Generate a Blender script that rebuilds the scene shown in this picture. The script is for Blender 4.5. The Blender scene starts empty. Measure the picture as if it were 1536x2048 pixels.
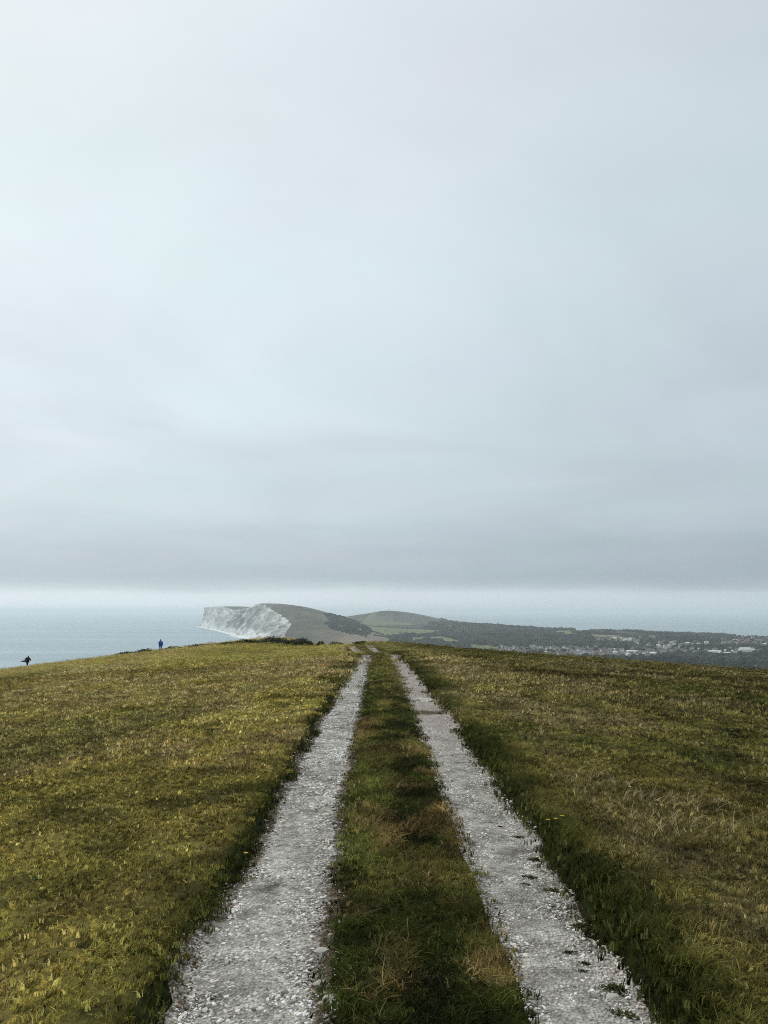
import bpy, bmesh, math, random
import numpy as np
from mathutils import Vector, Matrix

random.seed(7)
RNG = np.random.default_rng(7)
S = bpy.context.scene
COL = S.collection

# ------------------------------------------------------------------ camera, world, sun, exposure
F, PITCH, EYE = 1540.0, math.radians(7.33), 115.0      # focal length and pitch in the photograph's pixels / radians, eye height above the sea
cam = bpy.data.cameras.new('camera')
cam.sensor_fit = 'VERTICAL'; cam.sensor_height = 36.0; cam.lens = 36.0 * F / 2048.0
cam.clip_start = 0.05; cam.clip_end = 120000.0
cam_o = bpy.data.objects.new('camera', cam); COL.objects.link(cam_o)
cam_o.location = (0, 0, EYE); cam_o.rotation_euler = (math.radians(90) + PITCH, 0, 0)
S.camera = cam_o

SUN_EL, SUN_AZ = math.radians(48), math.radians(-42)   # azimuth from +Y, negative = to the left
S.view_settings.view_transform = 'Standard'; S.view_settings.look = 'None'
S.view_settings.gamma = 1.0; S.view_settings.use_curve_mapping = False
S.view_settings.exposure = 0.0
S.cycles.volume_bounces = 3; S.cycles.max_bounces = 8; S.cycles.diffuse_bounces = 3
S.cycles.use_denoising = False; S.cycles.use_adaptive_sampling = False; S.cycles.filter_width = 1.05

def lin(r, g, b):
    f = lambda c: (c / 255 / 12.92) if c / 255 <= 0.04045 else ((c / 255 + 0.055) / 1.055) ** 2.4
    return (f(r), f(g), f(b), 1.0)

W = bpy.data.worlds.new('World'); S.world = W; W.use_nodes = True
def build_world():
    nt = W.node_tree; N = nt.nodes; L = nt.links; N.clear()
    out = N.new('ShaderNodeOutputWorld'); bg = N.new('ShaderNodeBackground')
    bg.inputs['Strength'].default_value = 0.1
    sky = N.new('ShaderNodeTexSky'); sky.sky_type = 'NISHITA'; sky.sun_disc = False
    sky.sun_elevation = SUN_EL; sky.sun_rotation = SUN_AZ; sky.air_density = 1.5; sky.dust_density = 3.0
    tc = N.new('ShaderNodeTexCoord'); sep = N.new('ShaderNodeSeparateXYZ')
    L.new(tc.outputs['Generated'], sep.inputs[0])
    def math_(op, a, b=None, c=None):
        m = N.new('ShaderNodeMath'); m.operation = op
        for i, v in enumerate((a, b, c)):
            if v is None: continue
            if isinstance(v, (int, float)): m.inputs[i].default_value = v
            else: L.new(v, m.inputs[i])
        return m.outputs[0]
    # cloud deck: the direction projected onto a high flat layer
    zz = math_('ADD', math_('MAXIMUM', sep.outputs['Z'], 0.0), 0.12)
    comb = N.new('ShaderNodeCombineXYZ')
    L.new(math_('DIVIDE', sep.outputs['X'], zz), comb.inputs[0]); L.new(math_('DIVIDE', sep.outputs['Y'], zz), comb.inputs[1])
    n1 = N.new('ShaderNodeTexNoise'); n1.inputs['Scale'].default_value = 0.8; n1.inputs['Detail'].default_value = 6.0; n1.inputs['Roughness'].default_value = 0.52; n1.inputs['Distortion'].default_value = 0.5
    L.new(comb.outputs[0], n1.inputs['Vector'])
    # ragged lower edge of the deck: noise over azimuth
    n2 = N.new('ShaderNodeTexNoise'); n2.inputs['Scale'].default_value = 3.2; n2.inputs['Detail'].default_value = 4.0
    cb2 = N.new('ShaderNodeCombineXYZ'); L.new(sep.outputs['X'], cb2.inputs[0]); L.new(sep.outputs['Y'], cb2.inputs[1]); L.new(math_('MULTIPLY', sep.outputs['Z'], 7.0), cb2.inputs[2])
    L.new(cb2.outputs[0], n2.inputs['Vector'])
    el = math_('MULTIPLY', math_('ARCSINE', sep.outputs['Z']), 180 / math.pi)
    el = math_('ADD', el, math_('MULTIPLY', math_('SUBTRACT', n2.outputs[0], 0.5), 1.1))
    el = math_('ADD', el, math_('MULTIPLY', math_('SUBTRACT', n1.outputs[0], 0.5), math_('MULTIPLY', math_('MAXIMUM', el, 0.0), 0.35)))
    t = math_('DIVIDE', math_('ADD', el, 5.0), 95.0)
    ramp = N.new('ShaderNodeValToRGB'); L.new(t, ramp.inputs[0])
    stops = [(-5, (222, 234, 242)), (0.2, (222, 235, 243)), (1.2, (222, 235, 242)), (1.6, (200, 214, 221)), (2.3, (182, 196, 206)), (4.2, (187, 201, 211)),
             (8.0, (203, 217, 225)), (15.0, (214, 228, 236)), (25.0, (220, 233, 240)), (38.0, (223, 233, 240)), (60.0, (238, 245, 250)), (90.0, (255, 255, 255))]
    cr = ramp.color_ramp; cr.interpolation = 'EASE'
    while len(cr.elements) > 1: cr.elements.remove(cr.elements[-1])
    for i, (e, c) in enumerate(stops):
        p = (e + 5) / 95
        k = cr.elements[0] if i == 0 else cr.elements.new(p)
        k.position = p; k.color = lin(*c)
    # brighter towards the veiled sun, greyer away from it
    dot = N.new('ShaderNodeVectorMath'); dot.operation = 'DOT_PRODUCT'
    L.new(tc.outputs['Generated'], dot.inputs[0]); dot.inputs[1].default_value = (-0.97, 0.24, 0.0)
    mr = N.new('ShaderNodeMapRange'); mr.interpolation_type = 'SMOOTHSTEP'; L.new(dot.outputs['Value'], mr.inputs[0])
    mr.inputs[1].default_value = -0.5; mr.inputs[2].default_value = 0.85; mr.inputs[3].default_value = 0.73; mr.inputs[4].default_value = 1.025
    amp = math_('ADD', math_('MULTIPLY', math_('MINIMUM', math_('MAXIMUM', math_('DIVIDE', el, 14.0), 0.0), 1.0), 0.34), 0.08)
    warm = N.new('ShaderNodeMapRange'); L.new(dot.outputs['Value'], warm.inputs[0]); warm.inputs[1].default_value = -.3; warm.inputs[2].default_value = .8
    wt = N.new('ShaderNodeMix'); wt.data_type = 'RGBA'; L.new(warm.outputs[0], wt.inputs['Factor']); wt.inputs['A'].default_value = (.985, 1.0, 1.01, 1); wt.inputs['B'].default_value = (1.005, .995, .965, 1)
    mot = math_('ADD', math_('MULTIPLY', math_('SUBTRACT', n1.outputs[0], 0.5), amp), 1.0)
    gain = math_('MULTIPLY', math_('MULTIPLY', mr.outputs[0], mot), 10.95)
    sc = N.new('ShaderNodeVectorMath'); sc.operation = 'SCALE'; wm = N.new('ShaderNodeVectorMath'); wm.operation = 'MULTIPLY'; L.new(ramp.outputs[0], wm.inputs[0]); L.new(wt.outputs['Result'], wm.inputs[1]); L.new(wm.outputs[0], sc.inputs[0]); L.new(gain, sc.inputs['Scale'])
    n3 = N.new('ShaderNodeTexNoise'); n3.inputs['Scale'].default_value = 1.3; n3.inputs['Detail'].default_value = 3.0; L.new(comb.outputs[0], n3.inputs['Vector'])
    hr = N.new('ShaderNodeMapRange'); L.new(n3.outputs[0], hr.inputs[0]); hr.inputs[1].default_value = .35; hr.inputs[2].default_value = .65
    hue = N.new('ShaderNodeMix'); hue.data_type = 'RGBA'; L.new(hr.outputs[0], hue.inputs['Factor']); hue.inputs['A'].default_value = (.985, 1.012, .995, 1); hue.inputs['B'].default_value = (1.022, .988, 1.008, 1)
    hm = N.new('ShaderNodeVectorMath'); hm.operation = 'MULTIPLY'; L.new(sc.outputs[0], hm.inputs[0]); L.new(hue.outputs['Result'], hm.inputs[1]); sc = hm
    mix = N.new('ShaderNodeMix'); mix.data_type = 'RGBA'; mix.inputs['Factor'].default_value = 0.04
    L.new(sc.outputs[0], mix.inputs['A']); L.new(sky.outputs[0], mix.inputs['B'])
    L.new(mix.outputs['Result'], bg.inputs['Color']); L.new(bg.outputs[0], out.inputs['Surface'])
build_world()

sun = bpy.data.lights.new('sun', 'SUN'); sun.energy = 1.5; sun.angle = math.radians(18); sun.color = (1.0, 0.96, 0.9)
sun_o = bpy.data.objects.new('sun', sun); COL.objects.link(sun_o)
_d = Vector((math.sin(SUN_AZ) * math.cos(SUN_EL), math.cos(SUN_AZ) * math.cos(SUN_EL), math.sin(SUN_EL)))
sun_o.rotation_euler = _d.to_track_quat('Z', 'Y').to_euler(); sun_o.location = (-40, 40, 200)

HAZE_DENSITY = 9.3e-5

# ------------------------------------------------------------------ numeric helpers
def sstep(a, b, x):
    t = np.clip((np.asarray(x, float) - a) / (b - a), 0, 1); return t * t * (3 - 2 * t)
def _h(ix, iy, s):
    h = (ix.astype(np.int64) * 374761393 + iy.astype(np.int64) * 668265263 + int(s) * 974634777) & 0xffffffff
    h = ((h ^ (h >> 13)) * 1274126177) & 0xffffffff
    return ((h ^ (h >> 16)) & 0xffffff) / float(0xffffff)
def vnoise(x, y, s=0):
    x = np.asarray(x, float); y = np.asarray(y, float)
    ix = np.floor(x); iy = np.floor(y); fx = x - ix; fy = y - iy
    fx = fx * fx * (3 - 2 * fx); fy = fy * fy * (3 - 2 * fy)
    a = _h(ix, iy, s); b = _h(ix + 1, iy, s); c = _h(ix, iy + 1, s); d = _h(ix + 1, iy + 1, s)
    return (a * (1 - fx) + b * fx) * (1 - fy) + (c * (1 - fx) + d * fx) * fy
def fbm(x, y, s=0, o=4, g=0.5):
    r = 0; amp = 1; tot = 0
    x = np.asarray(x, float); y = np.asarray(y, float)
    for i in range(o):
        c, sn = math.cos(0.6 * i), math.sin(0.6 * i)
        r = r + amp * vnoise((x * c - y * sn) * 2 ** i + 17.3 * i, (x * sn + y * c) * 2 ** i - 9.1 * i, s + i); tot += amp; amp *= g
    return r / tot
CP, SP = math.cos(PITCH), math.sin(PITCH)
def ray(u, v):
    a = (u - 768.0) / F; b = (1024.0 - v) / F
    return np.array([a, CP - b * SP, SP + b * CP])
def at(u, v, y):                       # the point seen at pixel (u, v) of the photograph at y metres ahead
    d = ray(u, v); t = y / d[1]; return np.array([d[0] * t, y, EYE + d[2] * t])
def project(x, y, z):
    zz = z - EYE; dep = y * CP + zz * SP; up = -y * SP + zz * CP
    dep = np.where(np.abs(dep) < 1e-6, 1e-6, dep)
    return 768 + F * x / dep, 1024 - F * up / dep

# ------------------------------------------------------------------ object helpers
def link(name, me, mat=None, parent=None):
    o = bpy.data.objects.new(name, me); COL.objects.link(o)
    if mat is not None:
        for m in (mat if isinstance(mat, (list, tuple)) else (mat,)): me.materials.append(m)
    if parent is not None: o.parent = parent
    return o
def tag(o, label=None, cat=None, group=None, kind=None):
    for k, v in (('label', label), ('category', cat), ('group', group), ('kind', kind)):
        if v: o[k] = v
    return o
def empty(name, loc, rz=0.0, **k):
    o = bpy.data.objects.new(name, None); COL.objects.link(o); o.location = loc; o.rotation_euler = (0, 0, rz); o.empty_display_size = 0.2
    return tag(o, **k)
def dup(root, loc, rz=0.0, sc=1.0, **k):
    r = root.copy(); COL.objects.link(r); r.location = loc; r.rotation_euler = (0, 0, rz)
    r.scale = (sc,) * 3 if isinstance(sc, (int, float)) else sc
    tag(r, **k)
    for ch in list(root.children):
        c = ch.copy(); COL.objects.link(c); c.parent = r
        for g in list(ch.children):
            d = g.copy(); COL.objects.link(d); d.parent = c
    return r
def mesh_np(name, V, FQ, smooth=True, matidx=None):
    """V (n,3), FQ (m,k) faces of k corners"""
    V = np.asarray(V, np.float32); FQ = np.asarray(FQ, np.int32); k = FQ.shape[1]
    me = bpy.data.meshes.new(name)
    me.vertices.add(len(V)); me.vertices.foreach_set('co', V.ravel())
    me.loops.add(FQ.size); me.loops.foreach_set('vertex_index', FQ.ravel())
    me.polygons.add(len(FQ)); me.polygons.foreach_set('loop_start', np.arange(len(FQ), dtype=np.int32) * k)
    if smooth: me.polygons.foreach_set('use_smooth', np.ones(len(FQ), bool))
    me.update(calc_edges=True)
    if matidx is not None: me.polygons.foreach_set('material_index', np.asarray(matidx, np.int32))
    return me
def fattr(me, name, val):
    a = me.attributes.new(name, 'FLOAT', 'POINT'); a.data.foreach_set('value', np.asarray(val, np.float32).ravel())
def cattr(me, name, rgb):
    rgb = np.asarray(rgb, np.float32); rgba = np.ones((len(rgb), 4), np.float32); rgba[:, :3] = rgb
    a = me.attributes.new(name, 'FLOAT_COLOR', 'POINT'); a.data.foreach_set('color', rgba.ravel())
def grid_faces(nr, nc):
    i = np.arange(nr - 1)[:, None] * nc + np.arange(nc - 1)[None, :]
    return np.stack([i, i + 1, i + nc + 1, i + nc], -1).reshape(-1, 4)

def mat_new(name):
    m = bpy.data.materials.new(name); m.use_nodes = True
    b = m.node_tree.nodes['Principled BSDF']; return m, m.node_tree.nodes, m.node_tree.links, b
def node_math(N, L, op, a, b=None):
    m = N.new('ShaderNodeMath'); m.operation = op
    for i, v in enumerate((a, b)):
        if v is None: continue
        if isinstance(v, (int, float)): m.inputs[i].default_value = v
        else: L.new(v, m.inputs[i])
    return m.outputs[0]
def noise(N, L, scale, detail=3.0, vec=None, rough=0.55):
    n = N.new('ShaderNodeTexNoise'); n.inputs['Scale'].default_value = scale; n.inputs['Detail'].default_value = detail; n.inputs['Roughness'].default_value = rough
    if vec is not None: L.new(vec, n.inputs['Vector'])
    return n.outputs[0]
def mixc(N, L, fac, a, b, mode='MIX'):
    m = N.new('ShaderNodeMix'); m.data_type = 'RGBA'; m.blend_type = mode
    for s, v in (('Factor', fac), ('A', a), ('B', b)):
        if isinstance(v, (int, float)): m.inputs[s].default_value = v
        elif isinstance(v, tuple): m.inputs[s].default_value = v if len(v) == 4 else v + (1.0,)
        else: L.new(v, m.inputs[s])
    return m.outputs['Result']
def simple_mat(name, col, rough=0.8, var=0.25, scale=6.0, spec=0.3):
    m, N, L, b = mat_new(name)
    tc = N.new('ShaderNodeTexCoord')
    n = noise(N, L, scale, 4, tc.outputs['Object'])
    c = mixc(N, L, n, tuple(x * (1 - var) for x in col[:3]), tuple(min(1, x * (1 + var)) for x in col[:3]))
    L.new(c, b.inputs['Base Color']); b.inputs['Roughness'].default_value = rough; b.inputs['Specular IOR Level'].default_value = spec
    return m
def tint_mat(name, rough=0.7, spec=0.25, blade=True, translucent=0.0, bump=0.0):
    """colour from the per-instance 'tint', varied by the mesh's own 'bl' attribute"""
    m, N, L, b = mat_new(name)
    a = N.new('ShaderNodeAttribute'); a.attribute_type = 'INSTANCER'; a.attribute_name = 'tint'
    c = a.outputs['Color']
    if blade:
        g = N.new('ShaderNodeAttribute'); g.attribute_type = 'GEOMETRY'; g.attribute_name = 'bl'
        c = mixc(N, L, 1.0, c, g.outputs['Color'], 'MULTIPLY')
    else:
        tc = N.new('ShaderNodeTexCoord'); n = noise(N, L, 1.6, 3, tc.outputs['Object'])
        s = N.new('ShaderNodeVectorMath'); s.operation = 'SCALE'; L.new(c, s.inputs[0]); L.new(node_math(N, L, 'ADD', node_math(N, L, 'MULTIPLY', n, 0.7), 0.65), s.inputs['Scale']); c = s.outputs[0]
    L.new(c, b.inputs['Base Color']); b.inputs['Roughness'].default_value = rough; b.inputs['Specular IOR Level'].default_value = spec
    if translucent:
        tr = N.new('ShaderNodeBsdfTranslucent'); L.new(c, tr.inputs['Color'])
        mx = N.new('ShaderNodeMixShader'); mx.inputs[0].default_value = translucent
        L.new(b.outputs[0], mx.inputs[1]); L.new(tr.outputs[0], mx.inputs[2]); L.new(mx.outputs[0], N['Material Output'].inputs['Surface'])
    return m

def scatter(name, P, rot, scl, var, tint, protos, **tags):
    """one object whose geometry nodes stand the prototypes on its points"""
    me = bpy.data.meshes.new(name); P = np.asarray(P, np.float32)
    me.vertices.add(len(P)); me.vertices.foreach_set('co', P.ravel())
    a = me.attributes.new('rot', 'FLOAT_VECTOR', 'POINT'); a.data.foreach_set('vector', np.asarray(rot, np.float32).ravel())
    a = me.attributes.new('scl', 'FLOAT_VECTOR', 'POINT'); a.data.foreach_set('vector', np.asarray(scl, np.float32).ravel())
    a = me.attributes.new('var', 'INT', 'POINT'); a.data.foreach_set('value', np.asarray(var, np.int32))
    cattr(me, 'tint', tint)
    o = bpy.data.objects.new(name, me); COL.objects.link(o); tag(o, **tags)
    coll = bpy.data.collections.new(name + '_kinds')
    for p in protos: coll.objects.link(p)
    ng = bpy.data.node_groups.new(name + '_scatter', 'GeometryNodeTree')
    ng.interface.new_socket('Geometry', in_out='INPUT', socket_type='NodeSocketGeometry')
    ng.interface.new_socket('Geometry', in_out='OUTPUT', socket_type='NodeSocketGeometry')
    N, L = ng.nodes, ng.links
    gi, go = N.new('NodeGroupInput'), N.new('NodeGroupOutput')
    ip = N.new('GeometryNodeInstanceOnPoints'); ci = N.new('GeometryNodeCollectionInfo')
    ci.inputs['Collection'].default_value = coll; ci.inputs['Separate Children'].default_value = True; ci.inputs['Reset Children'].default_value = True
    def named(n, t):
        x = N.new('GeometryNodeInputNamedAttribute'); x.data_type = t; x.inputs['Name'].default_value = n; return x.outputs['Attribute']
    e2r = N.new('FunctionNodeEulerToRotation'); L.new(named('rot', 'FLOAT_VECTOR'), e2r.inputs[0])
    L.new(gi.outputs[0], ip.inputs['Points']); L.new(ci.outputs[0], ip.inputs['Instance']); ip.inputs['Pick Instance'].default_value = True
    L.new(named('var', 'INT'), ip.inputs['Instance Index']); L.new(e2r.outputs[0], ip.inputs['Rotation']); L.new(named('scl', 'FLOAT_VECTOR'), ip.inputs['Scale'])
    L.new(ip.outputs[0], go.inputs[0])
    md = o.modifiers.new('scatter', 'NODES'); md.node_group = ng
    return o
def proto(name, me, mat):
    me.materials.append(mat); return bpy.data.objects.new(name, me)

# ------------------------------------------------------------------ the down underfoot: height, path line, cover
def path_x(y):
    y = np.asarray(y, float)
    return np.interp(y, [-20, 3.5, 6, 10, 15.6, 23, 34, 46, 56, 66, 74, 82, 95, 130],
                     [0.30, 0.17, 0.15, 0.09, 0.04, -0.01, -0.10, -0.22, -0.8, -1.8, -2.4, -2.5, -2.3, -2.2])
L_OUT, L_IN, R_IN, R_OUT = -1.13, -0.41, 0.42, 1.03
def rut(s):
    box = lambda a, b, w: sstep(a - w, a + w, s) * (1 - sstep(b - w, b + w, s))
    return -0.06 * box(L_OUT - .04, L_IN, .10) - 0.07 * box(R_IN, R_OUT, .08) + 0.11 * sstep(1.02, 1.22, s) * (1 - sstep(2.0, 5.0, s)) + 0.045 * sstep(-1.12, -1.35, s)
def G0(x, y):
    x = np.asarray(x, float); y = np.asarray(y, float)
    kl = 0.00026 + (0.00005 - 0.00026) * sstep(-5, -20, x); kr = 0.00026 + (0.00030 - 0.00026) * sstep(0, 8, x)
    k = np.where(x < 0, kl, kr)
    drop = k * y * np.abs(y) * np.where(y < 0, 0.3, 1.0) + np.where(x < 0, 0.121, 0.073) * (np.sqrt(x * x + 16) - 4)
    drop = drop + 0.42 * np.exp(-((y - 57) / 9.0) ** 2) * np.exp(-(x / 9.0) ** 2) + 0.15 * sstep(18, 40, y) * (1 - sstep(48, 75, y)) * np.exp(-(x / 14) ** 2)
    r = np.sqrt(x * x + np.maximum(y, 0) ** 2 + 1e-6)
    e = np.maximum(r - 128, 0); drop = drop + np.where(e < 160, 0.0016 * e * e, 0.0016 * 160 * 160 + 0.512 * (e - 160))
    return EYE - 1.72 - drop
def G(x, y):
    x = np.asarray(x, float); y = np.asarray(y, float)
    s = x - path_x(y); near = 1 - sstep(90, 110, y)
    off = sstep(0.05, 0.5, np.minimum.reduce([np.abs(s - a) for a in (L_OUT, L_IN, R_IN, R_OUT)]))
    bump = 0.06 * (fbm(x * .9, y * .9, 11, 3) - .5) * (np.abs(s) > 1.1) * off + 0.16 * (fbm(x * .09, y * .09, 12, 2) - .5) * sstep(3, 9, np.abs(s)) * sstep(8, 40, np.hypot(x, y))
    return G0(x, y) + rut(s) * near + bump

# ground colours (base colour of dead and living grass, DARK also holding painted verge shade; same field drives the sward standing on it)
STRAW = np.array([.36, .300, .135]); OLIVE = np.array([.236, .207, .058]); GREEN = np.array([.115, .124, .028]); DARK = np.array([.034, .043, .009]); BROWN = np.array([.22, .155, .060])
def lerp(a, b, t): return a * (1 - t[..., None]) + b * t[..., None]
def cover(x, y):
    """colour, height factor of the sward"""
    s = x - path_x(y); d = np.hypot(x, y)
    big = fbm(x * .10 + 3, y * .06, 21, 4); mid = fbm(x * .55, y * .38, 22, 4); fine = fbm(x * 2.3, y * 1.7, 23, 3)
    dry = sstep(.36, .66, .45 * big + .35 * mid + .20 * fine)
    right = sstep(1.5, 6, s)
    dry = np.clip(dry + 0.24 * (s < -1.3) - 0.04 * right, 0, 1)
    c = lerp(np.broadcast_to(GREEN * 1.25, x.shape + (3,)), np.broadcast_to(OLIVE * 1.2, x.shape + (3,)), sstep(0, .5, dry))
    c = lerp(c, np.broadcast_to(STRAW * .85, x.shape + (3,)), .85 * sstep(.5, 1.0, dry))
    # long darker streaks across the slope, more of them to the right and far off
    st = fbm(x * .07 + 40, (y + .35 * x) * .20, 24, 4)
    dk = sstep(.50, .64, st) * (0.30 + .45 * right)
    c = lerp(c, np.broadcast_to(np.array([.085, .068, .014]), x.shape + (3,)), dk)
    gpatch = sstep(.60, .74, fbm(x * .13 + 9, y * .09 + 4, 25, 3)) * .6
    c = lerp(c, np.broadcast_to(GREEN, x.shape + (3,)), gpatch * (s < 0))
    h = 0.75 + .5 * mid + .25 * right
    cl = fbm(x * 4.2 + 3, y * 3.4, 32, 3); cl2 = fbm(x * 1.1 + 3, y * .8, 33, 3)
    c = c * (.55 + .90 * sstep(.28, .68, cl) + .22 * sstep(.35, .65, cl2) - .47 * right)[..., None] * np.where((s < -1)[..., None], np.array([1.50, 1.43, 1.40]), 1.0); h = h * (.75 + .35 * cl)
    # along the tracks
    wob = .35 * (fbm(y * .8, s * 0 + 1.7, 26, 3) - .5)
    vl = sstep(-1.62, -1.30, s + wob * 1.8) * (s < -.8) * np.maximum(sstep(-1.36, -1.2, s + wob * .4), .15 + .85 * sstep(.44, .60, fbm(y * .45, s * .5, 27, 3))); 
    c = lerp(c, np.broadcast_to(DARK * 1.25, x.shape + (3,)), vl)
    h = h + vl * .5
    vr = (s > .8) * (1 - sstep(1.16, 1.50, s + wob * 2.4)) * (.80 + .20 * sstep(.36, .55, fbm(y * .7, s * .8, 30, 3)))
    c = lerp(c, np.broadcast_to(DARK * 1.35, x.shape + (3,)), vr * .92); h = h + vr * .5  # dark green verge grass, deepened to near black with painted bank shade
    tan = sstep(1.45, 1.85, s + wob * 2.2) * (1 - sstep(2.2, 3.2, s + wob * 2)) * sstep(.44, .58, fbm(x * 1.1, y * .6, 34, 3))
    c = lerp(c, np.broadcast_to(STRAW * 1.0, x.shape + (3,)), tan * .45 * (.3 + .7 * sstep(.4, .6, cl))); h = h + tan * .3
    m = (np.abs(s) < .7)
    mm = .8 * sstep(.52, .70, fbm(x * 3.2, y * 2.0, 28, 4)); edge = sstep(.12, .36, np.abs(s + .02))
    cm = lerp(np.broadcast_to(DARK * 1.35, x.shape + (3,)), np.broadcast_to(BROWN * 1.25, x.shape + (3,)), mm)
    cm = lerp(cm, np.broadcast_to(OLIVE * .75, x.shape + (3,)), np.maximum(sstep(14, 30, y) * .8, .75 * sstep(.50, .64, fbm(x * 2.1 + 8, y * 1.3, 31, 3))))
    cm = lerp(cm, np.broadcast_to(GREEN * 1.2, x.shape + (3,)), sstep(.36, .56, fbm(x * 1.3 + 5, y * .6, 29, 3)) * sstep(.12, -.12, s) * .8)
    cm = cm * (.62 + 1.15 * sstep(.34, .62, fbm(x * 4.5 + 1, y * 2.6, 35, 3)))[..., None] * (1 - .45 * np.exp(-((s - .05) / .17) ** 2) * (1 - sstep(7, 16, y)))[..., None]; c = np.where(m[..., None], cm, c)
    h = np.where(m, (.85 + .4 * mm) * (1 - .35 * sstep(12, 30, y)), h)
    return c, h
# scraped bare hollows in the turf left of the track: (u, v, half-width m, half-depth m)
SCR = []
for (u, v, a, b) in ((258, 1583, .16, .07), (200, 1905, .16, .07), (300, 1742, .09, .05), (170, 1455, .45, .12), (1215, 1575, .12, .06)):
    for it in range(30):
        pass
    y = 3.0
    d = ray(u, v)
    while EYE + d[2] * y / d[1] > G0(d[0] * y / d[1], y): y += .02
    SCR.append((d[0] * y / d[1], y, a, b))
def scrape(x, y):
    r = np.zeros_like(x)
    for (cx, cy, a, b) in SCR:
        q = ((x - cx) / a) ** 2 + ((y - cy) / b) ** 2 + 1.2 * (fbm(x * 9, y * 9, 61, 2) - .5)
        r = np.maximum(r, 1 - sstep(.5, 1.3, q))
    return r

def build_ground():
    xs = np.concatenate([-np.geomspace(4, 520, 110)[::-1], np.arange(-3.95, 4.0, .07), np.geomspace(4, 1250, 120)])
    ys = np.concatenate([np.arange(-24, 1, .8), np.arange(1, 14, .08), np.geomspace(14, 130, 190), np.linspace(132, 520, 60)])
    X, Y = np.meshgrid(xs, ys); x = X.ravel(); y = Y.ravel()
    z = G(x, y) - .05 * scrape(x, y)
    z = np.maximum(z, -6)
    me = mesh_np('ground', np.stack([x, y, z], 1), grid_faces(len(ys), len(xs)))
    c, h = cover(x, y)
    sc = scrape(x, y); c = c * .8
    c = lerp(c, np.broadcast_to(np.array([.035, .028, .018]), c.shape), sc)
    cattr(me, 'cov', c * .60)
    m, N, L, b = mat_new('turf')
    a = N.new('ShaderNodeAttribute'); a.attribute_name = 'cov'
    geo = N.new('ShaderNodeNewGeometry')
    n1 = noise(N, L, 45, 5, geo.outputs['Position'], .8); n2 = noise(N, L, 3.5, 4, geo.outputs['Position'])
    f = node_math(N, L, 'ADD', node_math(N, L, 'MULTIPLY', n1, 2.4), -.35)
    s = N.new('ShaderNodeVectorMath'); s.operation = 'SCALE'; L.new(a.outputs['Color'], s.inputs[0]); L.new(f, s.inputs['Scale'])
    L.new(s.outputs[0], b.inputs['Base Color']); b.inputs['Roughness'].default_value = .95; b.inputs['Specular IOR Level'].default_value = .1
    bp = N.new('ShaderNodeBump'); bp.inputs['Strength'].default_value = .8; bp.inputs['Distance'].default_value = .04
    L.new(node_math(N, L, 'ADD', n1, n2), bp.inputs['Height']); L.new(bp.outputs[0], b.inputs['Normal'])
    tag(link('ground', me, m), 'grassy hilltop of short dry turf falling away to both sides', kind='structure')
build_ground()

# ------------------------------------------------------------------ the two wheel tracks
def wob_edge(y, seed): return .17 * (fbm(y * 2.2, y * 0 + seed, seed, 4, .6) - .5) + .16 * (fbm(y * .45, y * 0 + seed + .3, seed + 3, 2) - .5)
def edges(y, side):
    if side < 0: return L_OUT - .07 * (1 - sstep(4, 9, y)) + wob_edge(y, 41), L_IN + wob_edge(y, 42) * .7
    return R_IN + wob_edge(y, 43) * .6, R_OUT + .03 + wob_edge(y, 44) * .9 
def track_mat():
    m, N, L, b = mat_new('chalk_gravel')
    e = N.new('ShaderNodeAttribute'); e.attribute_name = 'lat'       # 0 left edge .. 1 right edge
    sd = N.new('ShaderNodeAttribute'); sd.attribute_name = 'dirt'
    pk = N.new('ShaderNodeAttribute'); pk.attribute_name = 'pink'
    geo = N.new('ShaderNodeNewGeometry'); P = geo.outputs['Position']
    v = N.new('ShaderNodeTexVoronoi'); v.inputs['Scale'].default_value = 55; L.new(P, v.inputs['Vector'])
    n = noise(N, L, 4.5, 6, P, .75); n2 = noise(N, L, 130, 2, P)
    nc = N.new('ShaderNodeMapRange'); L.new(n, nc.inputs[0]); nc.inputs[1].default_value = .33; nc.inputs[2].default_value = .68
    c = mixc(N, L, nc.outputs[0], (.105, .095, .078), (.62, .59, .54))
    c = mixc(N, L, pk.outputs['Fac'], c, (.39, .34, .31))
    vs = N.new('ShaderNodeSeparateColor'); L.new(v.outputs['Color'], vs.inputs[0])
    g = node_math(N, L, 'ADD', node_math(N, L, 'MULTIPLY', vs.outputs[0], .55), node_math(N, L, 'ADD', node_math(N, L, 'MULTIPLY', n2, .3), .52))
    s = N.new('ShaderNodeVectorMath'); s.operation = 'SCALE'; L.new(c, s.inputs[0]); L.new(g, s.inputs['Scale'])
    mr = N.new('ShaderNodeMapRange'); mr.interpolation_type = 'SMOOTHSTEP'; L.new(node_math(N, L, 'ADD', sd.outputs['Fac'], node_math(N, L, 'MULTIPLY', node_math(N, L, 'SUBTRACT', noise(N, L, 16, 4, P, .7), .5), 1.3)), mr.inputs[0])
    mr.inputs[1].default_value = .42; mr.inputs[2].default_value = .62
    dirt = mixc(N, L, n2, (.055, .040, .022), (.14, .105, .066))
    c = mixc(N, L, mr.outputs[0], s.outputs[0], dirt)
    L.new(c, b.inputs['Base Color']); b.inputs['Roughness'].default_value = .95; b.inputs['Specular IOR Level'].default_value = .15
    bp = N.new('ShaderNodeBump'); bp.inputs['Strength'].default_value = 1.0; bp.inputs['Distance'].default_value = .02
    L.new(node_math(N, L, 'ADD', v.outputs['Distance'], n), bp.inputs['Height']); L.new(bp.outputs[0], b.inputs['Normal'])
    return m
SLAB_Y = 14.9
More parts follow.
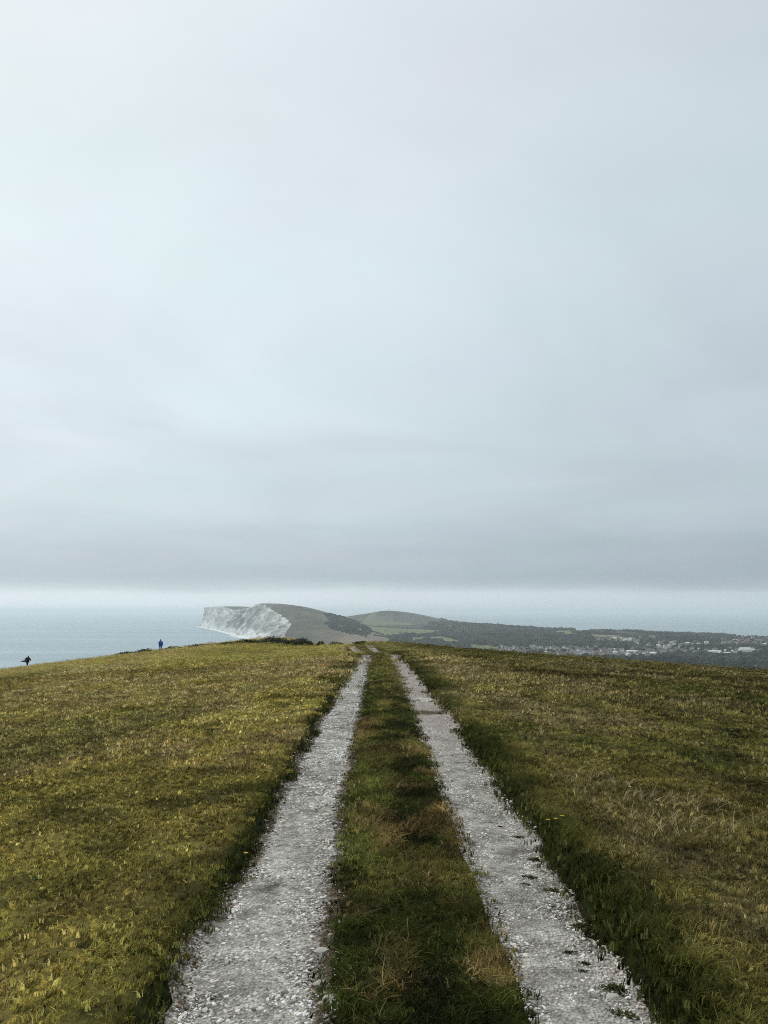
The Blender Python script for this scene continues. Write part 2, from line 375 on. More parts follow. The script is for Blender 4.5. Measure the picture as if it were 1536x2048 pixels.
def dirt_of(lat, y, side):
    if side < 0:
        d = .68 * (1 - sstep(.04, .32, lat)) * (.72 + .28 * sstep(3, 7, y)) + .66 * sstep(.72, .92, lat) * (1 - .55 * sstep(18, 34, y))
    else:
        d = .12 * (1 - sstep(.0, .08, lat)) + .30 * sstep(.90, 1.0, lat)
        d = d + .75 * np.exp(-((y - SLAB_Y + .62) / .50) ** 2) + .35 * sstep(.6, .9, lat) * sstep(.5, .62, fbm(y * 1.3, lat * 2, 54, 3)) * (1 - sstep(9, 14, y))
    return d + .25 * (fbm(y * .7, lat * 3, 51, 3) - .5)
def pink_of(lat, y, side):
    return np.where(side > 0, .75 * sstep(9, 13, y) + .6 * sstep(.80, .92, lat) * (1 - sstep(9, 13, y)), .5 * sstep(22, 40, y)) * np.ones_like(lat)
def build_tracks():
    tm = track_mat()
    for side in (-1, 1):
        ys = np.concatenate([np.arange(1.2, 14, .07), np.geomspace(14, 104, 260)]); lat = np.linspace(0, 1, 19)
        a, b = edges(ys, side)
        s = a[:, None] + (b - a)[:, None] * lat[None, :]; Yg = np.repeat(ys[:, None], 19, 1); x = s + path_x(Yg)
        z = G0(x, Yg) + rut(s) + .008 + .024 * np.sqrt(np.clip(np.sin(lat * math.pi), 0, 1))[None, :] * .8 + .02 * (fbm(x * 5, Yg * 5, 52, 3) - .5) - .03 * (np.abs(lat - .5) > .49)[None, :]
        me = mesh_np('gravel_track', np.stack([x.ravel(), Yg.ravel(), z.ravel()], 1), grid_faces(len(ys), 19))
        lg = np.repeat(lat[None, :], len(ys), 0).ravel(); yf = Yg.ravel()
        fattr(me, 'lat', lg); fattr(me, 'dirt', dirt_of(lg, yf, side)); fattr(me, 'pink', pink_of(lg, yf, side))
        tag(link('gravel_track', me, tm), 'left wheel track of loose grey gravel with brown earthy edges' if side < 0 else 'right wheel track of packed pale chalk beside the tall dark grass', kind='structure')
build_tracks()

# ------------------------------------------------------------------ sward: tufts of blades
def tuft(name, n, radius, hmin, hmax, width, lean, seg=2, seed=0, droop=.5, wind=.15, tones=(.24, .58, 1.12, 1.95), spread=.06):
    r = np.random.default_rng(seed); V = []; Q = []; BL = []
    for i in range(n):
        if i % 5 == 0:                     # blades grow in sprigs of one colour and lean
            a = r.uniform(0, 6.283); q = radius * math.sqrt(r.uniform()); sx, sy = q * math.cos(a), q * math.sin(a)
            sh0 = r.choice(tones, p=[.26, .32, .28, .14]); la0 = r.uniform(0, 6.283)
        bx, by = sx + r.normal(0, radius * spread), sy + r.normal(0, radius * spread)
        h = r.uniform(hmin, hmax); la = la0 + r.normal(0, .9); le = lean * r.uniform(.2, 1.0) * h
        lx, ly = le * math.cos(la) + wind * h, le * math.sin(la) - .3 * wind * h
        fa = r.uniform(0, 6.283); wx, wy = math.cos(fa), math.sin(fa); w = width * r.uniform(.6, 1.2)
        shade = sh0 * r.uniform(.8, 1.2); warm = r.uniform(.9, 1.12)
        base = len(V)
        for k in range(seg + 1):
            t = k / seg; ww = w * (1 - t) ** .7 * .5 + .0004
            z = h * (t - droop * .35 * t * t); px = bx + lx * t * t; py = by + ly * t * t
            V += [(px - wx * ww, py - wy * ww, z - .01 * (k == 0)), (px + wx * ww, py + wy * ww, z - .01 * (k == 0))]
            BL += [(shade * warm, shade, shade / warm * (1.0 + .35 * (shade > 1.5)))] * 2
        for k in range(seg): Q.append((base + 2 * k, base + 2 * k + 1, base + 2 * k + 3, base + 2 * k + 2))
    me = mesh_np(name, V, Q); cattr(me, 'bl', BL); return me
GM = tint_mat('grass_blades', .8, .06, True, .30)
def thin(P, keep): return P[keep]
def build_grass():
    protos = []
    for i in range(4): protos.append(proto(f'a_turf_{i}', tuft('turf', 54, .13, .010, .030, .0054, 1.25, 2, 100 + i, 1.0, .2), GM))
    for i in range(3): protos.append(proto(f'b_tall_{i}', tuft('tall', 40, .085, .06, .17, .0050, .95, 3, 200 + i, .8, .2, (.5, .8, 1.1, 1.7), .22), GM))
    for i in range(2): protos.append(proto(f'c_dry_{i}', tuft('dry', 26, .11, .08, .21, .0030, .7, 3, 300 + i, .5, .25), GM))
    for i in range(2): protos.append(proto(f'd_midturf_{i}', tuft('midturf', 70, .36, .025, .06, .016, 1.3, 1, 400 + i, .6, .2, (.38, .72, 1.1, 1.75)), GM))
    for i in range(2): protos.append(proto(f'e_farturf_{i}', tuft('farturf', 90, .95, .025, .055, .034, 1.8, 1, 500 + i, .5, .2, (.5, .8, 1.1, 1.5)), GM))
    def rosette(seed):
        r = np.random.default_rng(seed); V = []; Q = []; BL = []
        for i in range(9):
            a = i * .7 + r.uniform(-.2, .2); l = r.uniform(.035, .065); w = r.uniform(.010, .017); c, sn = math.cos(a), math.sin(a); k = len(V); t = r.choice([.5, .9, 1.3, 1.7])
            for d, ww, z in ((.004, .3, .004), (.45, 1, .020), (.8, .8, .016), (1, .1, .006)): V += [(l * d * c - sn * w * ww * .5, l * d * sn + c * w * ww * .5, z), (l * d * c + sn * w * ww * .5, l * d * sn - c * w * ww * .5, z)]; BL += [(t, t, t * 1.1)] * 2
            Q += [(k + 2 * j, k + 2 * j + 1, k + 2 * j + 3, k + 2 * j + 2) for j in range(3)]
        me = mesh_np('rosette', V, Q); cattr(me, 'bl', BL); return me
    for i in range(2): protos.append(proto(f'f_rosette_{i}', rosette(700 + i), GM))
    P, R, SC, VA, TI = [], [], [], [], []
    def add(x, y, kinds, sc, hs=1.0, tint=None, sink=0.0, tilt=.12):
        n = len(x)
        if n == 0: return
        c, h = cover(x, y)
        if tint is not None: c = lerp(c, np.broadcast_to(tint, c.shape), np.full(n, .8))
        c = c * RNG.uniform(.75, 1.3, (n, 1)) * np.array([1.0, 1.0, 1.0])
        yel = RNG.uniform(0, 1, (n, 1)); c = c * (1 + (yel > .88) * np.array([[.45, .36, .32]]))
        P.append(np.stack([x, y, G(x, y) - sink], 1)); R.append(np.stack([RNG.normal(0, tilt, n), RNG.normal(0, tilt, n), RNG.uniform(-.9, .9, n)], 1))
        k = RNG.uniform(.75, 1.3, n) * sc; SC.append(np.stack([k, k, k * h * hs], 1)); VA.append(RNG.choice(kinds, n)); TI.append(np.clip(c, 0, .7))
    def strip(x0, x1, y0, y1, dens):
        n = int((x1 - x0) * (y1 - y0) * dens); return RNG.uniform(x0, x1, n), RNG.uniform(y0, y1, n)
    def wedge(y0, y1, dens, marg=2.0):
        n = int((y1 - y0) * (1.1 * y1 + 2 * marg) * dens); y = RNG.uniform(y0, y1, n); x = RNG.uniform(-1, 1, n) * (.55 * y1 + marg)
        ok = np.abs(x) < .55 * y + marg; return x[ok], y[ok]
    def clear(x, y, pad=0.0):
        s = x - path_x(y); la, lb = edges(y, -1); ra, rb = edges(y, 1)
        return ~(((s > la - pad) & (s < lb + pad)) | ((s > ra - pad) & (s < rb + pad)))
    bands = [(1.6, 9, 215, 0, 1.0), (9, 18, 100, 0, 1.25), (16, 30, 26, 1, 1.0), (28, 52, 12, 1, 1.3), (48, 85, 3.2, 2, 1.0), (80, 150, 1.7, 2, 1.25)]
    for (y0, y1, de, lod, sc) in bands:
        x, y = wedge(y0, y1, de); ok = clear(x, y, [.0, .10, .22][lod]) & (RNG.uniform(0, 1, len(x)) > scrape(x, y)); x, y = x[ok], y[ok]
        add(x, y, [[0, 1, 2, 3], [9, 10], [11, 12]][lod], sc)
    # fringes, verge and middle strip carry longer grass
    def fringe(s0, s1, y0, y1, dens, kinds, sc, hs, cond=None, tint=None):
        s, y = strip(s0, s1, y0, y1, dens); x = s + path_x(y); ok = clear(x, y, .0)
        if cond is not None: ok &= cond(s, x, y)
        add(x[ok], y[ok], kinds, sc, hs, tint, tilt=.2)
    for (y0, y1, q) in ((1.6, 10, 1.0), (10, 22, .6), (22, 50, .30), (50, 100, .14)):
        w = (1.0 / max(q, .35)) ** .35
        fringe(-1.65, -1.0, y0, y1, 150 * q, [4, 5, 6], .8 * w, .5 / w, lambda s, x, y: RNG.uniform(0, 1, len(s)) < (.12 + .88 * sstep(.42, .58, fbm(y * .45, s * .5, 27, 3))) * sstep(-1.65, -1.3, s))
        fringe(1.08, 1.20, y0, y1, 200 * q, [0, 1, 2, 3], .7 * w, 1.0, None, GREEN * .7)
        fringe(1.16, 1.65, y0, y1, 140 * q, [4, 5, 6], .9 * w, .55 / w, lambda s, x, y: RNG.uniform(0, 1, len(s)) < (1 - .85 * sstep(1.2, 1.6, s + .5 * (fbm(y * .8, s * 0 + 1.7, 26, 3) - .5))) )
        fringe(1.4, 3.4, y0, y1, 30 * q, [7, 8], .9 * w, .5 / w, lambda s, x, y: RNG.uniform(0, 1, len(s)) < sstep(1.4, 1.9, s) * (1 - sstep(2.2, 3.4, s)) * sstep(.46, .6, fbm(x * 1.1, y * .6, 34, 3)), STRAW * 1.0)
        fringe(-.47, .46, y0, y1, 150 * q, [4, 5, 6, 4, 5, 0, 1], .85 * w, .60 / w)
        fringe(-.40, .40, y0, y1, 45 * q, [7, 8], .7 * w, .5 / w, lambda s, x, y: RNG.uniform(0, 1, len(s)) < .12 + sstep(.54, .70, fbm(x * 3.2, y * 2.0, 28, 4)), BROWN * 1.3)
    # tufts that have crept into the earthy edges of the tracks
    for side, d0 in ((-1, 60), (1, 5)):
        n = int(26 * .7 * d0); y = RNG.uniform(1.8, 28, n); la = np.where(RNG.uniform(0, 1, n) < .5, RNG.beta(1, 7, n), 1 - RNG.beta(1, 7, n)); a, b = edges(y, side); s_ = a + (b - a) * la
        if side > 0: s_ = np.where(la < .5, a + .02, s_)
        x = s_ + path_x(y); ok = fbm(y * 1.4, la * 2, 55, 3) > .48; add(x[ok], y[ok], [0, 1, 2, 3], .5, 1.0, GREEN * .8)
    # scattered pale bents over the turf
    x, y = wedge(2, 22, 2.0); ok = clear(x, y, .15) & (y > 5) & (np.abs(x - path_x(y)) > 1.2) & (fbm(x * .55, y * .38, 22, 4) > .50); add(x[ok], y[ok], [7, 8], .5, .35, STRAW * 1.2)
    # flat rosettes of broad leaves among the blades
    x, y = wedge(1.8, 20, 5.0); ok = clear(x, y, .02) & (fbm(x * .8, y * .6, 36, 3) > .46); add(x[ok], y[ok], [13, 14], .8, .8, np.array([.095, .115, .030]), tilt=.08)
    x, y = wedge(2, 22, 3.0); ok = clear(x, y, .15) & (x - path_x(y) > 1.5); add(x[ok], y[ok], [4, 5, 6], .75, .38)
    o = scatter('grass', np.concatenate(P), np.concatenate(R), np.concatenate(SC), np.concatenate(VA), np.concatenate(TI), protos, kind='stuff', label='short dry grass with longer dark fringes along both wheel tracks')
    print('tufts', sum(len(p) for p in P))
build_grass()

# ------------------------------------------------------------------ loose gravel on the tracks
def stone_mesh(name, seed, flat=.6, sub=1, rough=.22):
    bm = bmesh.new(); bmesh.ops.create_icosphere(bm, subdivisions=sub, radius=1.0); r = random.Random(seed)
    for v in bm.verts: v.co *= 1 + r.uniform(-rough, rough)
    for v in bm.verts: v.co.z *= flat; v.co.x *= 1.2
    me = bpy.data.meshes.new(name); bm.to_mesh(me); bm.free(); return me
def build_gravel():
    sm = tint_mat('gravel_stone', .9, .25, False)
    protos = [proto(f'pebble_{i}', stone_mesh('pebble', 900 + i, .5 + .05 * i, 1, .25), sm) for i in range(5)]
    P, R, SC, VA, TI = [], [], [], [], []
    for side in (-1, 1):
        for (y0, y1, dens, k) in ((1.6, 6, 4000 if side < 0 else 3000, 1.0), (6, 12, 2300 if side < 0 else 1600, 1.2), (12, 28, 900 if side < 0 else 500, 1.6)):
            n = int(.75 * (y1 - y0) * dens); y = RNG.uniform(y0, y1, n); la = RNG.uniform(.01, .99, n); a, b = edges(y, side); s = a + (b - a) * la; x = s + path_x(y)
            size = np.clip(RNG.lognormal(math.log(.0058), .44, n), .003, .0135) * k * (1.0 if side < 0 else .8)
            d = dirt_of(np.clip(la, 0, 1), y, side)
            base = np.where((RNG.uniform(0, 1, n) < sstep(.20, .55, d) * .85)[:, None], np.array([[.13, .095, .06]]), np.array([[.55, .52, .465]]))
            lum = fbm(x * 3.1, y * 1.9, 53, 4); base = base * RNG.uniform(.25, 1.55, (n, 1)) * (.35 + 1.3 * lum)[:, None]; base = np.where((RNG.uniform(0, 1, n) < .018 * (1 - sstep(.2, .5, d)))[:, None], np.array([[.74, .71, .64]]), base)
            pk = pink_of(np.clip(la, 0, 1), y, side); base = base * (1 + pk[:, None] * np.array([[.0, -.09, -.13]]))
            size = size * np.where(d > .4, .62, 1.0); P.append(np.stack([x, y, G0(x, y) + rut(s) + .022 + size * .1], 1)); R.append(np.stack([RNG.normal(0, .3, n), RNG.normal(0, .3, n), RNG.uniform(0, 6.28, n)], 1))
            SC.append(np.repeat(size[:, None], 3, 1) * RNG.uniform(.75, 1.3, (n, 3))); VA.append(RNG.integers(0, 5, n)); TI.append(np.clip(base, 0, .8))
    scatter('gravel', np.concatenate(P), np.concatenate(R), np.concatenate(SC), np.concatenate(VA), np.concatenate(TI), protos, kind='stuff', label='loose grey and white gravel lying in both wheel tracks')
    print('stones', sum(len(p) for p in P))
build_gravel()

# ------------------------------------------------------------------ things on and beside the tracks
def ground_hit(u, v, y0=2.5):
    d = ray(u, v); y = y0
    while y < 170 and EYE + d[2] * y / d[1] > float(G(d[0] * y / d[1], y)): y += max(.01, y * .002)
    x = d[0] * y / d[1]; return x, y, float(G(x, y))
rock_m = simple_mat('pale_chalk', (.40, .38, .33), .95, .35, 9.0, .1)
for (u, v, w, rz, fl, lab) in (
        (658, 2008, 24, .5, .45, 'white flattish stone at the foot of the left gravel track, beside the grass'),
        (640, 1977, 22, .4, .40, 'pale stone on the inner edge of the left track just beyond the lowest one'),
        (642, 1911, 26, .15, .30, 'long thin pale stone lying crosswise on the brown edge of the left track'),
        (617, 1832, 10, .0, .5, 'small white stone on the brown edge of the left track, halfway up'),
        (660, 1880, 11, .9, .5, 'small pale stone close against the grass strip beside the left track'),
        (1226, 2006, 26, .1, .35, 'pale stone lying among the weeds in the right track'),
        (838, 1413, 5, .2, .7, 'small pale stone in front of the chalk slab on the right track'),
        (822, 1417, 4, .6, .7, 'tiny pale stone on the left side of the right track below the chalk slab')):
    x, y, z = ground_hit(u, v); r = w / 2 * y / F
    o = link('stone', stone_mesh('stone', int(u * 7 + v), fl, 2, .16), rock_m); o.location = (x, y, z + .022 + .1 * r * fl); o.scale = (r, r * .75, r); o.rotation_euler = (0.1, -.08, rz)
    tag(o, lab, 'stone')
# the chalk slab crossing the right track, with the earth step below it
def slab():
    x, y, z = ground_hit(850, 1405); bm = bmesh.new(); r = random.Random(4)
    bmesh.ops.create_grid(bm, x_segments=9, y_segments=6, size=1.0)
    for v in bm.verts:
        q = Vector((v.co.x, v.co.y)).length; a = math.atan2(v.co.y, v.co.x); lim = .85 + .22 * math.sin(3 * a + 1) + .1 * math.sin(7 * a)
        if q > lim: v.co.x *= lim / q; v.co.y *= lim / q
        v.co.x *= .17; v.co.y *= .28; v.co.z = .035 + r.uniform(-.006, .008)
    e = bmesh.ops.extrude_face_region(bm, geom=bm.faces[:]); 
    for v in [g for g in e['geom'] if isinstance(g, bmesh.types.BMVert)]: v.co.z -= .09
    bmesh.ops.recalc_face_normals(bm, faces=bm.faces[:])
    me = bpy.data.meshes.new('chalk_slab'); bm.to_mesh(me); bm.free()
    o = link('chalk_slab', me, rock_m); o.location = (x, y, z + .02); o.rotation_euler = (0.10, 0, .1)
    tag(o, 'bright flat slab of bare chalk exposed across the right track', 'rock')
slab()
# weeds growing in the right track
weed_m = simple_mat('weed_leaf', (.046, .050, .014), .85, .4, 30, .05)
def weed_mesh(seed, n=60, rad=1.0, hh=.30):
    r = np.random.default_rng(seed); V = []; Q = []
    for i in range(n):
        a = r.uniform(0, 6.283); q = rad * r.uniform() ** .6; x, y = q * math.cos(a), q * .45 * math.sin(a); h = hh * r.uniform(.3, 1) * (1.1 - q / rad * .7)
        b = r.uniform(0, 6.283); l = r.uniform(.10, .26); w = r.uniform(.03, .07); dx, dy = math.cos(b), math.sin(b); k = len(V)
        V += [(x, y, -.04), (x + dx * l * .5 - dy * w, y + dy * l * .5 + dx * w, h * .75), (x + dx * l, y + dy * l, h), (x + dx * l * .5 + dy * w, y + dy * l * .5 - dx * w, h * .7)]; Q.append((k, k + 1, k + 2, k + 3))
    return mesh_np('weed', V, Q)
WEEDS = [(1236, 1992, 62, 'broad dark weed clump nearest the bottom of the right track, a pale stone below it'),
         (1232, 2042, 60, 'weed clump cut by the lower edge in the right track'),
         (1162, 1862, 34, 'dark weed clump at the right side of the right track, above the two small ones'),
         (1110, 1866, 24, 'lone small weed in the pale middle of the right track'),
         (1180, 1884, 20, 'small dark weed against the grass bank of the right track'),
         (1140, 1916, 22, 'brownish small weed in the right track between the clumps'),
         (1170, 1938, 20, 'faint low weed in the right track above the broad clump'),
         (1163, 1955, 24, 'low ragged weed in the right track just above the broad clump'),
         (1050, 1777, 18, 'small olive weed tuft alone on the right track, level with three weeds by the bank'),
         (1105, 1790, 34, 'ragged weed patch spreading out from the bank of the right track'),
         (1072, 1728, 38, 'dark weed mat against the bank where the right track narrows'),
         (1056, 1762, 30, 'long thin weed streak crossing the pale chalk of the right track'),
         (1035, 1682, 30, 'dark weed streak by the bank, just below the yellow flowers'),
         (1000, 1660, 18, 'weed tuft on the right track, left of the yellow flowers'),
         (980, 1653, 24, 'uppermost weed streak in the middle of the right track'),
         (1006, 1684, 20, 'small weed below the uppermost streaks on the right track'),
         (913, 1462, 20, 'dark weed jutting from the bank below the chalk slab'),
         (880, 1430, 14, 'dark weed at the bank right of the earth step below the slab')]
for i, (u, v, w, lab) in enumerate(WEEDS):
    x, y, z = ground_hit(u, v); r = w / 2 * y / F
    o = link('weed', weed_mesh(3000 + i, int(130 + 120 * r / .08)), weed_m); o.location = (x, y, z + .022); o.scale = (r * 1.3, r * 1.5, max(r * .8, .045)); o.rotation_euler = (0, 0, random.uniform(-.3, .3))
    tag(o, lab, 'weed', 'weeds growing in the right wheel track')
# yellow flowers
pet_m = simple_mat('yellow_petal', (.55, .37, .03), .6, .1, 8); stem_m = simple_mat('flower_stem', (.06, .08, .02), .7, .2, 10)
def flower(u, v, lab):
    x, y, z = ground_hit(u, v + 8); h = .11
    t = empty('yellow_flower', (x, y, z), 0, label=lab, cat='flower', group='yellow wildflowers by the tracks')
    bm = bmesh.new(); bmesh.ops.create_cone(bm, segments=6, radius1=.0025, radius2=.002, depth=h + .02, matrix=Matrix.Translation((0, 0, h / 2 - .01))); me = bpy.data.meshes.new('stem'); bm.to_mesh(me); bm.free(); link('stem', me, stem_m, t)
    V = [(0, 0, h)]; Q = []
    for k in range(10):
        a = k * 6.283 / 10; b = a + .25; c = a - .25; i = len(V)
        V += [(.012 * math.cos(c), .012 * math.sin(c), h + .004), (.020 * math.cos(a), .020 * math.sin(a), h + .002), (.012 * math.cos(b), .012 * math.sin(b), h + .004)]; Q.append((0, i, i + 1, i + 2))
    link('petals', mesh_np('petals', V, Q), pet_m, t)
flower(1097, 1662, 'left yellow flower of the three on the dark bank beside the right track')
flower(1112, 1660, 'middle yellow flower of the three on the dark bank beside the right track')
flower(1125, 1655, 'right yellow flower of the three on the dark bank beside the right track')
flower(491, 1731, 'single yellow flower in the grass edge left of the left track')

wpet_m = simple_mat('white_petal', (.72, .72, .66), .7, .1, 8)
for i, (u, v) in enumerate(((1238, 1402), (1262, 1411), (1343, 1453), (1352, 1453), (1404, 1494), (1463, 1467), (1260, 1586), (1532, 1540), (880, 1668))):
    if u < 900: continue
    x, y, z = ground_hit(u, v); t = empty('white_flower', (x, y, z), 0, label='tiny white flower dotted in the turf of the right-hand slope', cat='flower', group='white flowers in the right-hand turf'); h = .055
    V = [(0, 0, h)]; Q = []
    for k in range(8):
        a = k * 6.283 / 8; j = len(V); V += [(.010 * math.cos(a - .3), .010 * math.sin(a - .3), h + .003), (.017 * math.cos(a), .017 * math.sin(a), h + .003), (.010 * math.cos(a + .3), .010 * math.sin(a + .3), h + .003)]; Q.append((0, j, j + 1, j + 2))
    link('petals', mesh_np('petals', V, Q), wpet_m, t)
    bm = bmesh.new(); bmesh.ops.create_cone(bm, segments=6, radius1=.0022, radius2=.0018, depth=h + .02, matrix=Matrix.Translation((0, 0, h / 2 - .01))); me = bpy.data.meshes.new('stem'); bm.to_mesh(me); bm.free(); link('stem', me, stem_m, t)

# ------------------------------------------------------------------ gorse and heather on the brow
gorse_m = tint_mat('gorse', .8, .15, True)
def leafy(name, n, seed, size, shape, col, mat, core=True):
    """mound of leaf-sized faces filling an uneven volume"""
    r = np.random.default_rng(seed); V = []; Q = []; C = []
    if core:
        nu, nv = 20, 8
        for j in range(nv + 1):
            for i in range(nu):
                a = 6.283 * i / nu; b = j / nv * math.pi / 2; k = .80 * (.8 + .4 * float(vnoise(np.array(i * .6 + seed), np.array(j * .8), seed)))
                V.append((k * math.cos(a) * math.cos(b) * shape[0], k * math.sin(a) * math.cos(b) * shape[1], k * math.sin(b) * shape[2] - .05 * (j == 0))); C.append(col * .8)
        for j in range(nv):
            for i in range(nu): Q.append((j * nu + i, j * nu + (i + 1) % nu, (j + 1) * nu + (i + 1) % nu, (j + 1) * nu + i))
    for i in range(n):
        a = r.uniform(0, 6.283); b = math.asin(r.uniform(0, 1)); q = r.uniform(.72, 1.05) * (.78 + .44 * float(vnoise(np.array(a * 1.6 + seed), np.array(b * 2.5), seed + 5)))
        p = np.array([q * math.cos(a) * math.cos(b) * shape[0], q * math.sin(a) * math.cos(b) * shape[1], q * math.sin(b) * shape[2]])
        d1 = r.normal(0, 1, 3); d1 /= np.linalg.norm(d1); d2 = r.normal(0, 1, 3); d2 -= d1 * d2.dot(d1); d2 /= np.linalg.norm(d2); s = size * r.uniform(.5, 1.3); k = len(V)
        V += [p - d1 * s, p + d2 * s * .5, p + d1 * s, p - d2 * s * .5]; Q.append((k, k + 1, k + 2, k + 3)); C += [col * r.uniform(.6, 1.6) * np.array([r.uniform(.9, 1.15), 1, 1])] * 4
    me = mesh_np(name, V, Q); cattr(me, 'col', C); return me
def col_mat(name, rough=.8):
    m, N, L, b = mat_new(name); a = N.new('ShaderNodeAttribute'); a.attribute_name = 'col'
    L.new(a.outputs['Color'], b.inputs['Base Color']); b.inputs['Roughness'].default_value = rough; b.inputs['Specular IOR Level'].default_value = .15; return m
bush_m = col_mat('gorse_foliage'); BUSH = np.array([.026, .031, .013]); bark_m = simple_mat('gorse_stem', (.08, .06, .04), .9)
BUSHES = [  # u0, u1, crown v, distance, label
    (436, 480, 1285, 92, 'low dark bush at the left end of the row on the brow below the cliff'),
    (468, 520, 1280, 96, 'second dark bush from the left in the row on the brow below the cliff'),
    (508, 585, 1273, 100, 'tallest rounded dark gorse bush on the brow below the white cliff'),
    (568, 632, 1276, 102, 'broad rounded gorse bush just right of the tallest one on the brow'),
    (632, 650, 1283, 100, 'tiny dark bush between the broad gorse and the track on the brow'),
    (656, 688, 1284, 99, 'small flat dark bush left of the far bend of the track'),
    (701, 744, 1281.5, 98, 'dark low bush standing alone just behind the far bend of the track'),
    (326, 374, 1293, 113, 'flat dark strip of scrub right of the person in blue'),
    (268, 318, 1298, 114, 'flat dark strip of scrub left of the person in blue'),
    (232, 276, 1303, 116, 'outermost flat dark scrub on the left slope between the two people'),
    (372, 440, 1288, 98, 'thin dark scrub along the brow between the person in blue and the gorse row'),
    (806, 868, 1291, 84, 'flat dark scrub right of the track on the brow below the pale fields'),
    (858, 915, 1294, 82, 'dark scrub in the middle of the strip right of the track on the brow'),
    (905, 962, 1297.5, 80, 'dark scrub at the right end of the strip on the brow below the fields')]
for i, (u0, u1, vt, y, lab) in enumerate(BUSHES):
    uc = (u0 + u1) / 2; p = at(uc, vt, y); gz = float(G(p[0], y)); h = max(.22, p[2] - gz); w = (u1 - u0) / 2 * y / F
    t = empty('gorse_bush', (p[0], y, gz), 0, label=lab, cat='bush', group='dark scrub along the brow')
    link('foliage', leafy('gorse', 700, 600 + i, .10, (w, max(.7, w * .6), h), BUSH, bush_m), bush_m, t)
    for k in range(3):
        bm = bmesh.new(); a = k * 2.1; bmesh.ops.create_cone(bm, segments=6, radius1=.04, radius2=.02, depth=h * .7, matrix=Matrix.Translation((w * .25 * math.cos(a), .2 * math.sin(a), h * .3)) @ Matrix.Rotation(.3, 4, 'Y'))
        me = bpy.data.meshes.new('stem'); bm.to_mesh(me); bm.free(); link('stem', me, bark_m, t)

# ------------------------------------------------------------------ people on the left slope
def skin_body(name, joints, bones, mat, parent, sub=2):
    """joints: name -> (pos, rx, ry); grown as one continuous skinned surface"""
    me = bpy.data.meshes.new(name); keys = list(joints)
    me.from_pydata([joints[k][0] for k in keys], [(keys.index(a), keys.index(b)) for a, b in bones], []); me.update()
    o = bpy.data.objects.new(name, me); COL.objects.link(o)
    md = o.modifiers.new('skin', 'SKIN'); md.use_smooth_shade = True
    for i, k in enumerate(keys):
        sv = me.skin_vertices[0].data[i]; sv.radius = joints[k][1:3]; sv.use_root = (i == 0)
    ss = o.modifiers.new('sub', 'SUBSURF'); ss.levels = 1; ss.render_levels = 1
    dg = bpy.context.evaluated_depsgraph_get(); m2 = bpy.data.meshes.new_from_object(o.evaluated_get(dg)); bpy.data.objects.remove(o)
    m2.materials.clear(); m2.polygons.foreach_set('use_smooth', np.ones(len(m2.polygons), bool)); return link(name, m2, mat, parent)
def head_mesh():
    bm = bmesh.new(); bmesh.ops.create_uvsphere(bm, u_segments=16, v_segments=12, radius=.1)
    for v in bm.verts:
        v.co.x *= .80; v.co.z *= 1.18
        if v.co.z < -.03: v.co.x *= .88; v.co.y *= .92
        if v.co.y > .085 and abs(v.co.x) < .03 and -.03 < v.co.z < .02: v.co.y += .018
    me = bpy.data.meshes.new('head'); bm.to_mesh(me); bm.free(); me.polygons.foreach_set('use_smooth', np.ones(len(me.polygons), bool)); return me
skin_m = simple_mat('skin', (.42, .27, .20), .6, .08, 8); dkcl_m = simple_mat('black_cloth', (.010, .011, .014), .85, .3, 12); blue_m = simple_mat('blue_jacket', (.012, .085, .30), .6, .25, 10)
hair_m = simple_mat('dark_hair', (.02, .016, .013), .7, .2, 30); boot_m = simple_mat('dark_boot', (.014, .013, .012), .7)
